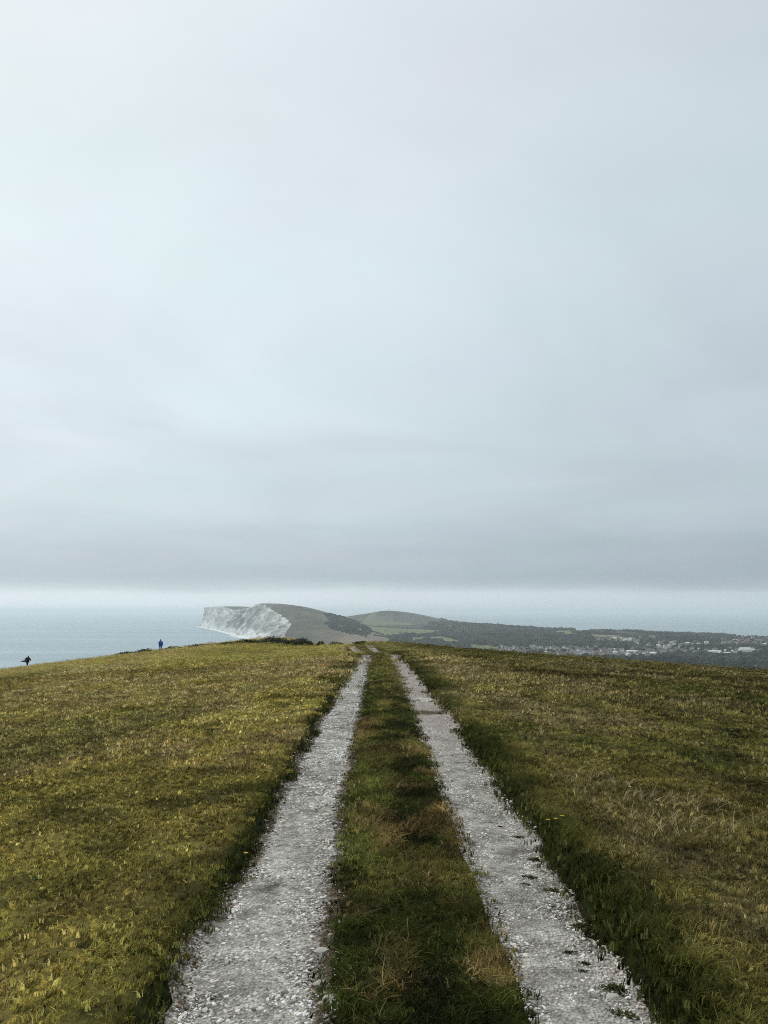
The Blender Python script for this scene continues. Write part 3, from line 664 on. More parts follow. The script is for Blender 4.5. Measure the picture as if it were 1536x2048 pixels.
def person(name, loc, rz, J, jacket, label, bulk=1.0):
    t = empty(name, loc, rz, label=label, cat='person')
    # one continuous body, in trousers colour; the jacket, head hair and boots are its clothing and hair
    bones = [('pel', 'wst'), ('wst', 'chs'), ('chs', 'nck'), ('nck', 'hd0'), ('chs', 'shL'), ('shL', 'elL'), ('elL', 'wrL'), ('wrL', 'haL'), ('chs', 'shR'), ('shR', 'elR'), ('elR', 'wrR'), ('wrR', 'haR'),
             ('pel', 'hiL'), ('hiL', 'knL'), ('knL', 'anL'), ('anL', 'toL'), ('pel', 'hiR'), ('hiR', 'knR'), ('knR', 'anR'), ('anR', 'toR')]
    R = dict(pel=(.14, .11), wst=(.13, .10), chs=(.165, .115), nck=(.06, .06), hd0=(.06, .06), shL=(.075, .075), elL=(.05, .05), wrL=(.036, .036), haL=(.035, .025), hiL=(.105, .105), knL=(.07, .07), anL=(.048, .048), toL=(.042, .035))
    RR = lambda k: R[k] if k in R else R[k[:-1] + 'L']
    skin_body('body', {k: (J[k],) + RR(k) for k in J if k != 'head'}, bones, dkcl_m, t)
    jk = ('pel', 'wst', 'chs', 'nck', 'shL', 'elL', 'wrL', 'shR', 'elR', 'wrR')
    g = lambda k: (RR(k)[0] * 1.2 * bulk + .012, RR(k)[1] * 1.2 * bulk + .012)
    JJ = {k: (J[k],) + g(k) for k in jk}; JJ['hem'] = (tuple(np.array(J['pel']) + np.array((0, 0, -.14))), .17, .135)
    for s in 'LR':
        JJ['wr' + s] = (tuple(np.array(J['el' + s]) * .12 + np.array(J['wr' + s]) * .88), .055, .055)
    skin_body('jacket', JJ, [('pel', 'hem'), ('pel', 'wst'), ('wst', 'chs'), ('chs', 'nck'), ('chs', 'shL'), ('shL', 'elL'), ('elL', 'wrL'), ('chs', 'shR'), ('shR', 'elR'), ('elR', 'wrR')], jacket, t)
    h = link('head', head_mesh(), skin_m, t); h.location = J['head']
    bm = bmesh.new(); bmesh.ops.create_uvsphere(bm, u_segments=14, v_segments=10, radius=.112)
    for v in bm.verts: v.co.x *= .84; v.co.z *= 1.12
    bmesh.ops.delete(bm, geom=[v for v in bm.verts if v.co.y > .045 and v.co.z < .05 or v.co.z < -.07], context='VERTS')
    me = bpy.data.meshes.new('hair'); bm.to_mesh(me); bm.free(); o = link('hair', me, hair_m, h)
    for s in 'LR':
        bm = bmesh.new(); bmesh.ops.create_uvsphere(bm, u_segments=10, v_segments=8, radius=1.0)
        for v in bm.verts: v.co.x *= .055; v.co.y *= .14; v.co.z *= .05
        me = bpy.data.meshes.new('boot'); bm.to_mesh(me); bm.free(); b = link('boot', me, boot_m, t); p = (np.array(J['an' + s]) + np.array(J['to' + s])) / 2; b.location = (p[0], p[1], max(p[2] - .03, .03))
    return t
def place(u, vfoot, height_px, hm=1.72):
    y = hm * F / height_px * .985; p = at(u, vfoot, y); return p[0], y, float(G(p[0], y))
# person in blue, walking away with arms held in
xb, yb, zb = place(320.5, 1303, 22.0, 1.58)
JB = dict(pel=(0, 0, .93), wst=(0, .01, 1.10), chs=(0, .03, 1.33), nck=(0, .04, 1.50), hd0=(0, .05, 1.57), head=(-.02, .06, 1.63), shL=(-.19, .02, 1.41), elL=(-.25, .05, 1.15), wrL=(-.14, .20, 1.02), haL=(-.10, .27, 1.01),
          shR=(.19, .02, 1.41), elR=(.26, .02, 1.14), wrR=(.27, .12, .93), haR=(.27, .15, .86), hiL=(-.09, 0, .86), knL=(-.10, .10, .49), anL=(-.09, -.02, .10), toL=(-.10, .14, .05), hiR=(.09, 0, .86), knR=(.15, -.02, .48), anR=(.20, -.16, .13), toR=(.21, -.02, .05))
person('person', (xb, yb, zb), 0, JB, blue_m, 'person in a blue jacket and dark trousers walking on the brow with a pale dog', 1.35)
# person in black, elbows out, carrying a long bundle
xa, ya, za = place(54.5, 1329, 20.8, 1.60)
JA = dict(pel=(0, 0, .93), wst=(.01, .02, 1.10), chs=(.03, .05, 1.33), nck=(.05, .08, 1.50), hd0=(.05, .10, 1.57), head=(.05, .12, 1.64), shL=(-.17, .04, 1.42), elL=(-.42, .03, 1.18), wrL=(-.32, .22, 1.03), haL=(-.26, .28, 1.03),
          shR=(.23, .04, 1.41), elR=(.46, .02, 1.14), wrR=(.34, .10, .93), haR=(.28, .13, .88), hiL=(-.09, 0, .86), knL=(-.09, .12, .49), anL=(-.06, .03, .10), toL=(-.06, .18, .05), hiR=(.09, 0, .86), knR=(.08, -.02, .48), anR=(.04, -.20, .16), toR=(.04, -.10, .06))
person('person', (xa, ya, za), 0, JA, dkcl_m, 'person all in black with elbows out walking along the left slope', 1.28)
# the carried bundle with its pale strip
def bundle():
    c = np.array([xa - .47, ya + .18, za + .92]); t = empty('carried_bundle', tuple(c), 0, label='long black rolled bundle with a pale strip carried by the person in black', cat='bundle'); t.rotation_euler = (0, .0, .12)
    bm = bmesh.new(); bmesh.ops.create_uvsphere(bm, u_segments=16, v_segments=10, radius=1.0)
    for v in bm.verts: x, y, z = v.co; v.co = (z * .56, x * .14, y * .12 - .06 * z * z + .03)
    bmesh.ops.recalc_face_normals(bm, faces=bm.faces[:]); me = bpy.data.meshes.new('cover'); bm.to_mesh(me); bm.free(); me.polygons.foreach_set('use_smooth', np.ones(len(me.polygons), bool)); link('cover', me, dkcl_m, t)
    bm = bmesh.new(); bmesh.ops.create_uvsphere(bm, u_segments=12, v_segments=8, radius=1.0)
    for v in bm.verts: x, y, z = v.co; v.co = (z * .29 + .08, x * .12 - .03, y * .055 + .17 + .06 * z)
    bmesh.ops.recalc_face_normals(bm, faces=bm.faces[:]); me = bpy.data.meshes.new('pale_strip'); bm.to_mesh(me); bm.free(); link('pale_strip', me, simple_mat('pale_cloth', (.50, .42, .43), .8), t)
bundle()
# the dog beside the person in blue
def dog():
    x, y = xb - .25, yb - 2.2; z = float(G(x, y)) + .01; fur = simple_mat('pale_fur', (.66, .55, .49), .9, .12, 20)
    t = empty('dog', (x, y, z), .15, label='small pale dog standing at the feet of the person in blue', cat='dog')
    B = dict(pel=((.22, 0, .36), .085, .10), mid=((.05, 0, .36), .085, .10), chs=((-.14, 0, .37), .10, .13), nck=((-.24, 0, .46), .065, .07), skl=((-.30, 0, .54), .07, .07), muz=((-.41, 0, .51), .035, .035), mz2=((-.45, 0, .50), .028, .028),
             tl1=((.31, 0, .41), .025, .025), tl2=((.39, 0, .50), .018, .018))
    bones = [('pel', 'mid'), ('mid', 'chs'), ('chs', 'nck'), ('nck', 'skl'), ('skl', 'muz'), ('muz', 'mz2'), ('pel', 'tl1'), ('tl1', 'tl2')]
    for s, q in (('L', -1), ('R', 1)):
        B.update({'hip' + s: ((.23, q * .08, .30), .06, .07), 'stf' + s: ((.17, q * .085, .21), .04, .045), 'hck' + s: ((.27, q * .085, .12), .024, .024), 'hpw' + s: ((.25, q * .085, .03), .024, .024),
                  'sld' + s: ((-.13, q * .08, .30), .05, .06), 'elb' + s: ((-.10, q * .085, .22), .035, .04), 'wri' + s: ((-.12, q * .085, .11), .024, .024), 'fpw' + s: ((-.13, q * .085, .03), .026, .024)})
        bones += [('pel', 'hip' + s), ('hip' + s, 'stf' + s), ('stf' + s, 'hck' + s), ('hck' + s, 'hpw' + s), ('chs', 'sld' + s), ('sld' + s, 'elb' + s), ('elb' + s, 'wri' + s), ('wri' + s, 'fpw' + s)]
    skin_body('body', B, bones, fur, t)
    for q in (-1, 1):
        bm = bmesh.new(); bmesh.ops.create_cone(bm, segments=8, radius1=.03, radius2=.008, depth=.08, cap_ends=True, matrix=Matrix.Translation((-.29, q * .06, .60)) @ Matrix.Rotation(-q * .5, 4, 'X')); me = bpy.data.meshes.new('ear'); bm.to_mesh(me); bm.free(); link('ear', me, fur, t)
dog()

# ------------------------------------------------------------------ the sea
def build_sea():
    m, N, L, b = mat_new('sea_water'); geo = N.new('ShaderNodeNewGeometry'); P = geo.outputs['Position']
    mp = N.new('ShaderNodeMapping'); mp.inputs['Scale'].default_value = (.0006, .0042, 1); L.new(P, mp.inputs['Vector'])
    n = noise(N, L, 1.0, 4, mp.outputs[0]); 
    nr = N.new('ShaderNodeMapRange'); L.new(n, nr.inputs[0]); nr.inputs[1].default_value = .3; nr.inputs[2].default_value = .7
    c = mixc(N, L, nr.outputs[0], (.170, .250, .290), (.285, .375, .405))
    L.new(c, b.inputs['Base Color']); b.inputs['Roughness'].default_value = .32; b.inputs['IOR'].default_value = 1.33
    n2 = noise(N, L, .035, 4, P, .6); n3 = noise(N, L, .22, 3, P, .6)
    bp = N.new('ShaderNodeBump'); bp.inputs['Strength'].default_value = .75; bp.inputs['Distance'].default_value = 6.0
    L.new(node_math(N, L, 'ADD', n2, node_math(N, L, 'MULTIPLY', n3, .3)), bp.inputs['Height']); L.new(bp.outputs[0], b.inputs['Normal'])
    D = 42000; n_ = 22; g = np.linspace(-D, D, n_); X, Y = np.meshgrid(g, g)
    tag(link('sea', mesh_np('sea', np.stack([X.ravel(), Y.ravel(), 0 * X.ravel()], 1), grid_faces(n_, n_)), m), 'pale calm sea reaching to the hazy horizon', kind='structure')
build_sea()
def build_caps():
    V, Q = [], []
    for i in range(130):
        y = random.uniform(1250, 4200); x = -y * random.uniform(.16, .62); l = random.uniform(4, 16); w = random.uniform(.9, 2.4); k = len(V)
        for j in range(8):
            a = j * math.pi / 4; V.append((x + l * math.cos(a) * random.uniform(.6, 1), y + w * math.sin(a) * random.uniform(.6, 1) * 2.2 + .2 * l * math.cos(a), .28))
        Q += [(k, k + 1, k + 2, k + 3), (k, k + 3, k + 4, k + 5), (k, k + 5, k + 6, k + 7)]
    tag(link('whitecaps', mesh_np('whitecaps', V, Q), simple_mat('breaking_water', (.62, .66, .67), .9, .2, .1)), 'scattered small whitecaps on the sea left of the headland', kind='stuff')
build_caps()

# ------------------------------------------------------------------ the chalk headland
HY = np.array([2300, 2400, 2700, 3000, 3300, 3600, 4000, 4500, 5000, 5900, 6050.])
H = dict(bx=[-330, -340, -372, -462, -556, -655, -780, -930, -1085, -1392, -1430], tx=[-310, -318, -346, -368, -470, -572, -705, -872, -1035, -1338, -1405], tz=[2, 6, 46, 66, 112, 146, 131, 118, 138, 144, 142],
         rx=[-260, -268, -292, -325, -428, -548, -655, -795, -985, -1300, -1380], rz=[4, 9, 52, 84, 122, 149.5, 139, 139, 145, 145, 143], ex=[-40, -20, 20, 30, -10, -60, -170, -350, -560, -900, -1100])
def hp(k, y): 
    # smooth interpolation between the surveyed sections
    H_ = np.array(H[k], float); i = np.clip(np.searchsorted(HY, y) - 1, 0, len(HY) - 2); t = (y - HY[i]) / (HY[i + 1] - HY[i]); 
    m = np.gradient(H_, HY); d = HY[i + 1] - HY[i]
    return (2 * t**3 - 3 * t**2 + 1) * H_[i] + (t**3 - 2 * t**2 + t) * d * m[i] + (-2 * t**3 + 3 * t**2) * H_[i + 1] + (t**3 - t**2) * d * m[i + 1]
def slope_z(w, rz, ez=10.0): return ez + (rz - ez) * (1 - w ** 2.2)
def head_z(x, y):                       # height of the grassy side (for standing trees on it)
    rx, rz, ex = hp('rx', y), hp('rz', y), hp('ex', y); w = np.clip((x - rx) / (ex - rx), 0, 1); return np.where((y > 2300) & (y < 6050) & (x > rx) & (x < ex), slope_z(w, rz), -50.0)
def build_headland():
    ys = np.concatenate([np.arange(2300, 4000, 9.0), np.geomspace(4000, 6050, 150)]); nc, nt, ng = 34, 8, 40; rows = []; cols = []
    for y in ys:
        bx, tx, tz, rx, rz, ex = (float(hp(k, np.array(y))) for k in ('bx', 'tx', 'tz', 'rx', 'rz', 'ex')); tz = max(tz, 1.5); rz = max(rz, tz + 1)
        h = np.linspace(0, 1, nc); e1 = y / 75.0; e2 = y / 24.0
        # buttresses lean as they climb: shift the pattern along the coast with height
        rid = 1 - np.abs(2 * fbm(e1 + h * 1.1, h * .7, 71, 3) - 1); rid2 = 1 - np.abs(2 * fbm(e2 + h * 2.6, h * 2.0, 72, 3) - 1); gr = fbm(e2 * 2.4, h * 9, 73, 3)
        set_ = h ** 1.35 * .86 + .14 * h; dx = (tx - bx)
        x = bx + dx * set_ + (56 * (rid - .6) + 42 * (rid2 - .6) + 18 * (gr - .5)) * np.sin(np.pi * np.clip(h * .95 + .03, 0, 1)) ** .6
        topn = 12 * (fbm(np.array(y / 30.), np.array(.5), 74, 3) - .5)
        z = h * (tz + topn * (1 if y > 2500 else .2)) ; x[-1] += topn
        g = sstep(.60, .72, fbm(y / 130. + h * 1.5, h * 2.2 + 4, 75, 4) + .18 * (1 - rid)) * .5 * sstep(.25, .7, h)
        g = np.maximum(g, .75 * sstep(.62, .5, fbm(e2 * 1.2 + h * 3, h * 1.5, 77, 3)) * sstep(3400, 3700, y) * (1 - sstep(4300, 4700, y)) * sstep(.1, .3, h) * (1 - sstep(.9, 1.0, h)))
        cl = lerp(np.broadcast_to(np.array([.98, .98, .92]), (nc, 3)), np.broadcast_to(np.array([.13, .14, .115]), (nc, 3)), g); crk = sstep(.30, .80, 1 - np.abs(2 * fbm(e2 * 1.9 + h * 3.6, h * 1.2, 85, 3) - 1)); cl = np.minimum(.80, cl * (.50 + .85 * gr)[:, None] * (.42 + .62 * rid2)[:, None] * (1.16 - .50 * crk)[:, None] * (1.0 + .22 * sstep(.0, .12, h) * (1 - sstep(.12, .3, h)))[:, None])  # gully shade painted into the chalk colour, along with grass and flint staining
        t = np.linspace(0, 1, nt + 1)[1:]; xt = x[-1] + (rx - x[-1]) * t; zt = z[-1] + (rz - z[-1]) * np.sin(t * np.pi / 2)
        w = np.linspace(0, 1, ng + 1)[1:]; xg = rx + (ex - rx) * w; zg = slope_z(w, rz) + 2.5 * (fbm(xg / 60, w * 0 + y / 60, 76, 3) - .5); zg[-1] = -4
        xa_ = np.concatenate([x, xt, xg]); za_ = np.concatenate([z, zt, zg])
        px = np.concatenate([xt, xg]); n1 = fbm(px / 150, px * 0 + y / 150, 78, 4)
        gc = (.62 + .75 * fbm(px / 55, px * 0 + y / 90, 84, 4))[:, None] * lerp(np.broadcast_to(np.array([.058, .064, .044]), (len(px), 3)), np.broadcast_to(np.array([.185, .155, .108]), (len(px), 3)), np.clip(sstep(.4, .6, n1) * .35 + (1 - sstep(2750, 3300, y)) * .75 * sstep(.25, .6, np.concatenate([t * 0, w])) + .1, 0, 1))
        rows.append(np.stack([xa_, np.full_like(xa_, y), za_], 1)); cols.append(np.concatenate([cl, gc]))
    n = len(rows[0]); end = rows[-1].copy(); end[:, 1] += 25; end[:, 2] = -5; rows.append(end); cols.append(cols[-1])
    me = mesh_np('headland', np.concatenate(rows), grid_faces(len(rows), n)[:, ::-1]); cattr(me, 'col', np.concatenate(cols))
    m, N, L, b = mat_new('chalk_and_turf'); a = N.new('ShaderNodeAttribute'); a.attribute_name = 'col'; geo = N.new('ShaderNodeNewGeometry')
    s = N.new('ShaderNodeVectorMath'); s.operation = 'SCALE'; L.new(a.outputs['Color'], s.inputs[0]); L.new(node_math(N, L, 'ADD', node_math(N, L, 'MULTIPLY', noise(N, L, .06, 5, geo.outputs['Position'], .7), .6), .7), s.inputs['Scale'])
    L.new(s.outputs[0], b.inputs['Base Color']); b.inputs['Roughness'].default_value = .95; b.inputs['Specular IOR Level'].default_value = .1
    tag(link('headland', me, m), 'white chalk cliff headland topped with dull grass rising from the sea', kind='structure')
    # surf along the foot, on the water
    V = []; ys2 = np.arange(2500, 6050, 12.0)
    for y in ys2:
        bx = float(hp('bx', np.array(y))); o = 14 * float(fbm(np.array(y / 60), np.array(1.0), 79, 3)); wd = 16 + 55 * float(fbm(np.array(y / 140), np.array(3.0), 80, 3)) ** 2 * (1.9 if y < 3400 else .8); 
        V += [(bx + 26, y, .35), (bx - o, y, .30), (bx - o - wd, y, .25)]
    sm = simple_mat('white_foam', (.72, .76, .77), .9, .15, .05)
    tag(link('surf', mesh_np('surf', V, grid_faces(len(ys2), 3)), sm), 'white surf along the foot of the chalk cliff', kind='stuff')
    # low rocks off the tip
    x, y = -1430, 5960
    for k, (u, w, hgt, lab) in enumerate(((401, 26, 13, 'low dark rock standing in the sea off the tip of the white headland'), (407, 16, 8, 'smaller rock in the sea close against the tip of the white headland'))):
        p = at(u, 1251, 5900); me = stone_mesh('sea_rock', 50 + k, .8, 2, .25); o = link('sea_rock', me, simple_mat('wet_rock', (.30, .30, .27), .8)); o.location = (p[0], 5900, 1.0); o.scale = (w * .55, w * .6, hgt); tag(o, lab, 'rock')
    # stone cross on the summit
    p = at(539, 1206, 3600); zc = float(hp('rz', np.array(3620.))); mm = simple_mat('granite', (.33, .32, .31), .8)
    t = empty('stone_cross', (float(hp('rx', np.array(3620.))) + 18, 3620, zc - 1), 0, label='tiny stone cross standing on the summit of the headland', cat='monument')
    for nm, parts in (('shaft', [((0, 0, 6), (.9, .9, 12))]), ('crosshead', [((0, 0, 9.6), (3.6, .8, .9))]), ('base', [((0, 0, .6), (3, 3, 1.4))])):
        bm = bmesh.new()
        for c, d in parts: bmesh.ops.create_cube(bm, size=1.0, matrix=Matrix.Translation(c) @ Matrix.Diagonal((*d, 1)))
        bmesh.ops.bevel(bm, geom=bm.edges[:], offset=.12, segments=1, affect='EDGES'); me = bpy.data.meshes.new(nm); bm.to_mesh(me); bm.free(); link(nm, me, mm, t)
build_headland()

# ------------------------------------------------------------------ the low country to the right
TREE_H = 10.0
CTRL = []
def cz(u, v, y, sub=0.0): p = at(u, v, y); CTRL.append((p[0], y, p[2] - sub))
for u, y, z in ((300, 700, 14), (768, 700, 16), (1200, 800, 18), (1600, 900, 20), (2000, 900, 20), (600, 1500, 10), (768, 1500, 12), (1000, 1500, 13), (1300, 1300, 16), (1600, 1200, 18), (1900, 1300, 18), (600, 2200, 5), (700, 2200, 8), (850, 2200, 14),
                (1000, 2200, 15), (1250, 2100, 15), (1500, 1900, 15), (1900, 2000, 15), (640, 2650, 4), (740, 2700, 8), (850, 2700, 17), (950, 2800, 20), (1100, 2700, 18), (1400, 2500, 14), (1700, 2500, 12),
                (700, 3600, 12), (760, 3500, 28), (850, 3500, 30), (1000, 3300, 28), (690, 4600, 40), (640, 5200, 40)): CTRL.append(((u - 768) / F * y, y, z))
for u, v, y, s in ((690, 1236, 5600, 4), (712, 1231, 5600, 3), (740, 1226, 5500, 2), (780, 1223, 5500, 4), (815, 1227, 5500, 3), (850, 1231, 5500, 4), (890, 1236, 5400, 6), (720, 1243, 4600, 3), (780, 1243, 4500, 2), (850, 1246, 4400, 3),
                   (900, 1240, 4500, 9), (950, 1245, 4100, 9), (1000, 1251, 3800, 10), (1050, 1256, 3600, 10), (1110, 1258.5, 3500, 9), (1170, 1259, 3500, 4), (1225, 1258, 3500, 8), (1300, 1263, 3400, 9), (1400, 1270, 3300, 8), (1480, 1273, 3250, 5), (1540, 1273, 3200, 5), (1700, 1277, 3100, 5), (2000, 1285, 3000, 5)):
    cz(u, v, y, s)
    if y > 3000: CTRL.append(((u - 768) / F * (y + 900), y + 900, -14.0))
for u in (640, 720, 800, 900): CTRL.append(((u - 768) / F * 7000, 7000, -25))
CTRL = np.array(CTRL); _n = len(CTRL)
def _ker(ax, ay): return np.hypot(ax[:, None] - CTRL[:, 0][None], ay[:, None] - CTRL[:, 1][None]) / 1000
_A = np.zeros((_n + 1, _n + 1)); _A[:_n, :_n] = _ker(CTRL[:, 0], CTRL[:, 1]); _A[:_n, _n] = 1; _A[_n, :_n] = 1
_Wt = np.linalg.solve(_A, np.concatenate([CTRL[:, 2], [0]]))
def low_z(x, y):
    x = np.asarray(x, float).ravel(); y = np.asarray(y, float).ravel(); out = np.empty_like(x)
    for i in range(0, len(x), 20000): out[i:i + 20000] = _ker(x[i:i + 20000], y[i:i + 20000]) @ _Wt[:_n] + _Wt[_n]
    coast = np.interp(y, [0, 1800, 2300, 2700, 6500], [-520, -330, -255, -320, -1300])
    return out + 3 * (fbm(x / 180, y / 180, 81, 3) - .5) - 40 * sstep(0, -160, x - coast)
def surf_z(x, y): return np.maximum(low_z(x, y), head_z(x, y))
def far_hit(u, v, y0=1000.0, y1=6500.0):
    d = ray(u, v); ys = np.arange(y0, y1, 8.0); x = d[0] / d[1] * ys; zr = EYE + d[2] / d[1] * ys; k = np.nonzero(zr <= surf_z(x, ys))[0]
    if not len(k): return None
    return float(x[k[0]]), float(ys[k[0]]), float(surf_z(x[k[0]:k[0] + 1], ys[k[0]:k[0] + 1])[0])
def inpoly(u, v, poly):
    r = np.zeros(len(u), bool); n = len(poly)
    for i in range(n):
        x1, y1 = poly[i]; x2, y2 = poly[(i + 1) % n]
        c = (y1 > v) != (y2 > v); r ^= c & (u < (x2 - x1) * (v - y1) / ((y2 - y1) if y2 != y1 else 1e-9) + x1)
    return r
# the plan of fields, woods and streets, drawn on the land (corner points found by sighting them from the track, then fixed to the ground)
def plan(pts): 
    q = []
    for u, v in pts:
        h = far_hit(u, v)
        q.append(h[:2] if h else tuple(at(u, v, 3600)[:2]))
    return q
FIELDS = [(plan([(728, 1252), (905, 1262), (870, 1266), (742, 1262)]), (.17, .19, .075)), (plan([(745, 1264), (868, 1266), (882, 1270), (800, 1272), (752, 1271)]), (.19, .215, .10)), (plan([(760, 1273), (890, 1272), (918, 1282), (930, 1291), (860, 1285), (800, 1281)]), (.20, .22, .10)),
          (plan([(715, 1240), (800, 1243), (830, 1250), (735, 1252)]), (.165, .165, .075)), (plan([(890, 1251), (935, 1252), (932, 1255), (892, 1255)]), (.23, .22, .15)), (plan([(1080, 1262), (1140, 1261), (1152, 1268), (1100, 1268)]), (.18, .23, .09)), (plan([(1140, 1259), (1192, 1259), (1190, 1264), (1150, 1266)]), (.24, .22, .14)),
          (plan([(1170, 1269), (1232, 1270), (1262, 1277), (1262, 1283), (1190, 1276)]), (.24, .21, .15)), (plan([(1280, 1274), (1350, 1276), (1352, 1279), (1285, 1278)]), (.17, .18, .09)), (plan([(1440, 1335), (1536, 1328), (1580, 1336), (1536, 1342)]), (.12, .14, .055)), (plan([(745, 1275), (800, 1282), (880, 1291), (960, 1300), (760, 1300)]), (.20, .20, .115)),
          (plan([(930, 1288), (985, 1291), (990, 1299), (950, 1299)]), (.19, .20, .10))]
BUILT = [plan([(990, 1292), (1110, 1293), (1150, 1298), (1290, 1300), (1290, 1314), (1150, 1312), (1090, 1322), (990, 1312)]), plan([(1290, 1300), (1530, 1300), (1530, 1311), (1290, 1312)]), plan([(1440, 1272), (1560, 1273), (1560, 1296), (1440, 1292)]), plan([(1180, 1272), (1285, 1277), (1290, 1292), (1195, 1287)]), plan([(1290, 1284), (1430, 1285), (1430, 1296), (1290, 1296)])]
BARE = [plan([(730, 1212), (850, 1216), (860, 1236), (720, 1240)])]
def build_lowland():
    xs = np.arange(-1100, 3700, 20.0); ys = np.concatenate([np.arange(420, 4200, 20.0), np.arange(4200, 7200, 45.0)]); X, Y = np.meshgrid(xs, ys); x, y = X.ravel(), Y.ravel()
    z = low_z(x, y); z = np.where(z < .5, z - 2.0, z); z = np.where(y < 700, np.minimum(z, G0(x, y) - 4), z)
    c = lerp(np.broadcast_to(np.array([.036, .043, .028]), (len(x), 3)), np.broadcast_to(np.array([.080, .080, .048]), (len(x), 3)), sstep(.42, .62, fbm(x / 220, y / 220, 82, 3)))
    c = c * np.where(y > 4200, .72, 1.0)[:, None]
    for q, col in FIELDS: k = inpoly(x, y, q); c[k] = np.array(col) * .72 * (.9 + .2 * fbm(x[k] / 40, y[k] / 40, 83, 2))[:, None]
    for q in BUILT: k = inpoly(x, y, q); c[k] = np.array([.12, .12, .085])
    me = mesh_np('lowland', np.stack([x, y, z], 1), grid_faces(len(ys), len(xs))); cattr(me, 'col', c)
    m, N, L, b = mat_new('country'); a = N.new('ShaderNodeAttribute'); a.attribute_name = 'col'; geo = N.new('ShaderNodeNewGeometry')
    s = N.new('ShaderNodeVectorMath'); s.operation = 'SCALE'; L.new(a.outputs['Color'], s.inputs[0]); L.new(node_math(N, L, 'ADD', node_math(N, L, 'MULTIPLY', noise(N, L, .05, 5, geo.outputs['Position'], .7), .5), .75), s.inputs['Scale'])
    L.new(s.outputs[0], b.inputs['Base Color']); b.inputs['Roughness'].default_value = .95; b.inputs['Specular IOR Level'].default_value = .1
    tag(link('lowland', me, m), 'low green country of fields and woods between the down and the far shore', kind='structure')
build_lowland()

# trees
def crown_mesh(name, seed, lobes=6, sub=2, n=0, tall=1.0):
    """uneven crown of several leafy lobes with ragged leaf-clump faces; unit height, foot at z = 0"""
    r = random.Random(seed); bm = bmesh.new()
    for i in range(lobes):
        a = r.uniform(0, 6.28); q = .26 * r.random() ** .5 if i else 0; s = r.uniform(.20, .34); z = r.uniform(.36, .78) if i else .55
        mtx = Matrix.Translation((q * math.cos(a) * 1.25, q * math.sin(a) * 1.25, z * tall)) @ Matrix.Diagonal((s * 1.15, s * 1.15, s * r.uniform(.8, 1.1) * tall, 1)); vs = bmesh.ops.create_icosphere(bm, subdivisions=sub, radius=1.0, matrix=mtx)['verts']
        for v in vs: v.co += Vector((r.uniform(-1, 1), r.uniform(-1, 1), r.uniform(-1, 1))) * .05
    for i in range(n):
        f = bm.faces[r.randrange(len(bm.faces))] if i == 0 else None
    bmesh.ops.recalc_face_normals(bm, faces=bm.faces[:]); me = bpy.data.meshes.new(name); bm.to_mesh(me); bm.free()
    bl = np.array([[r.uniform(.7, 1.35)] * 3 for _ in range(len(me.vertices))]); cattr(me, 'bl', bl); return me
TM = tint_mat('tree_foliage', .85, .1, True)
def wood_mask(x, y, z, u, v):
    m = np.ones(len(x), bool)
    for q, _ in FIELDS: m &= ~inpoly(x, y, q)
    for q in BARE: m &= ~inpoly(x, y, q)
    b = np.zeros(len(x), bool)
    for q in BUILT: b |= inpoly(x, y, q)
    m &= ~(b & (RNG.uniform(0, 1, len(x)) > .22)); return m, b
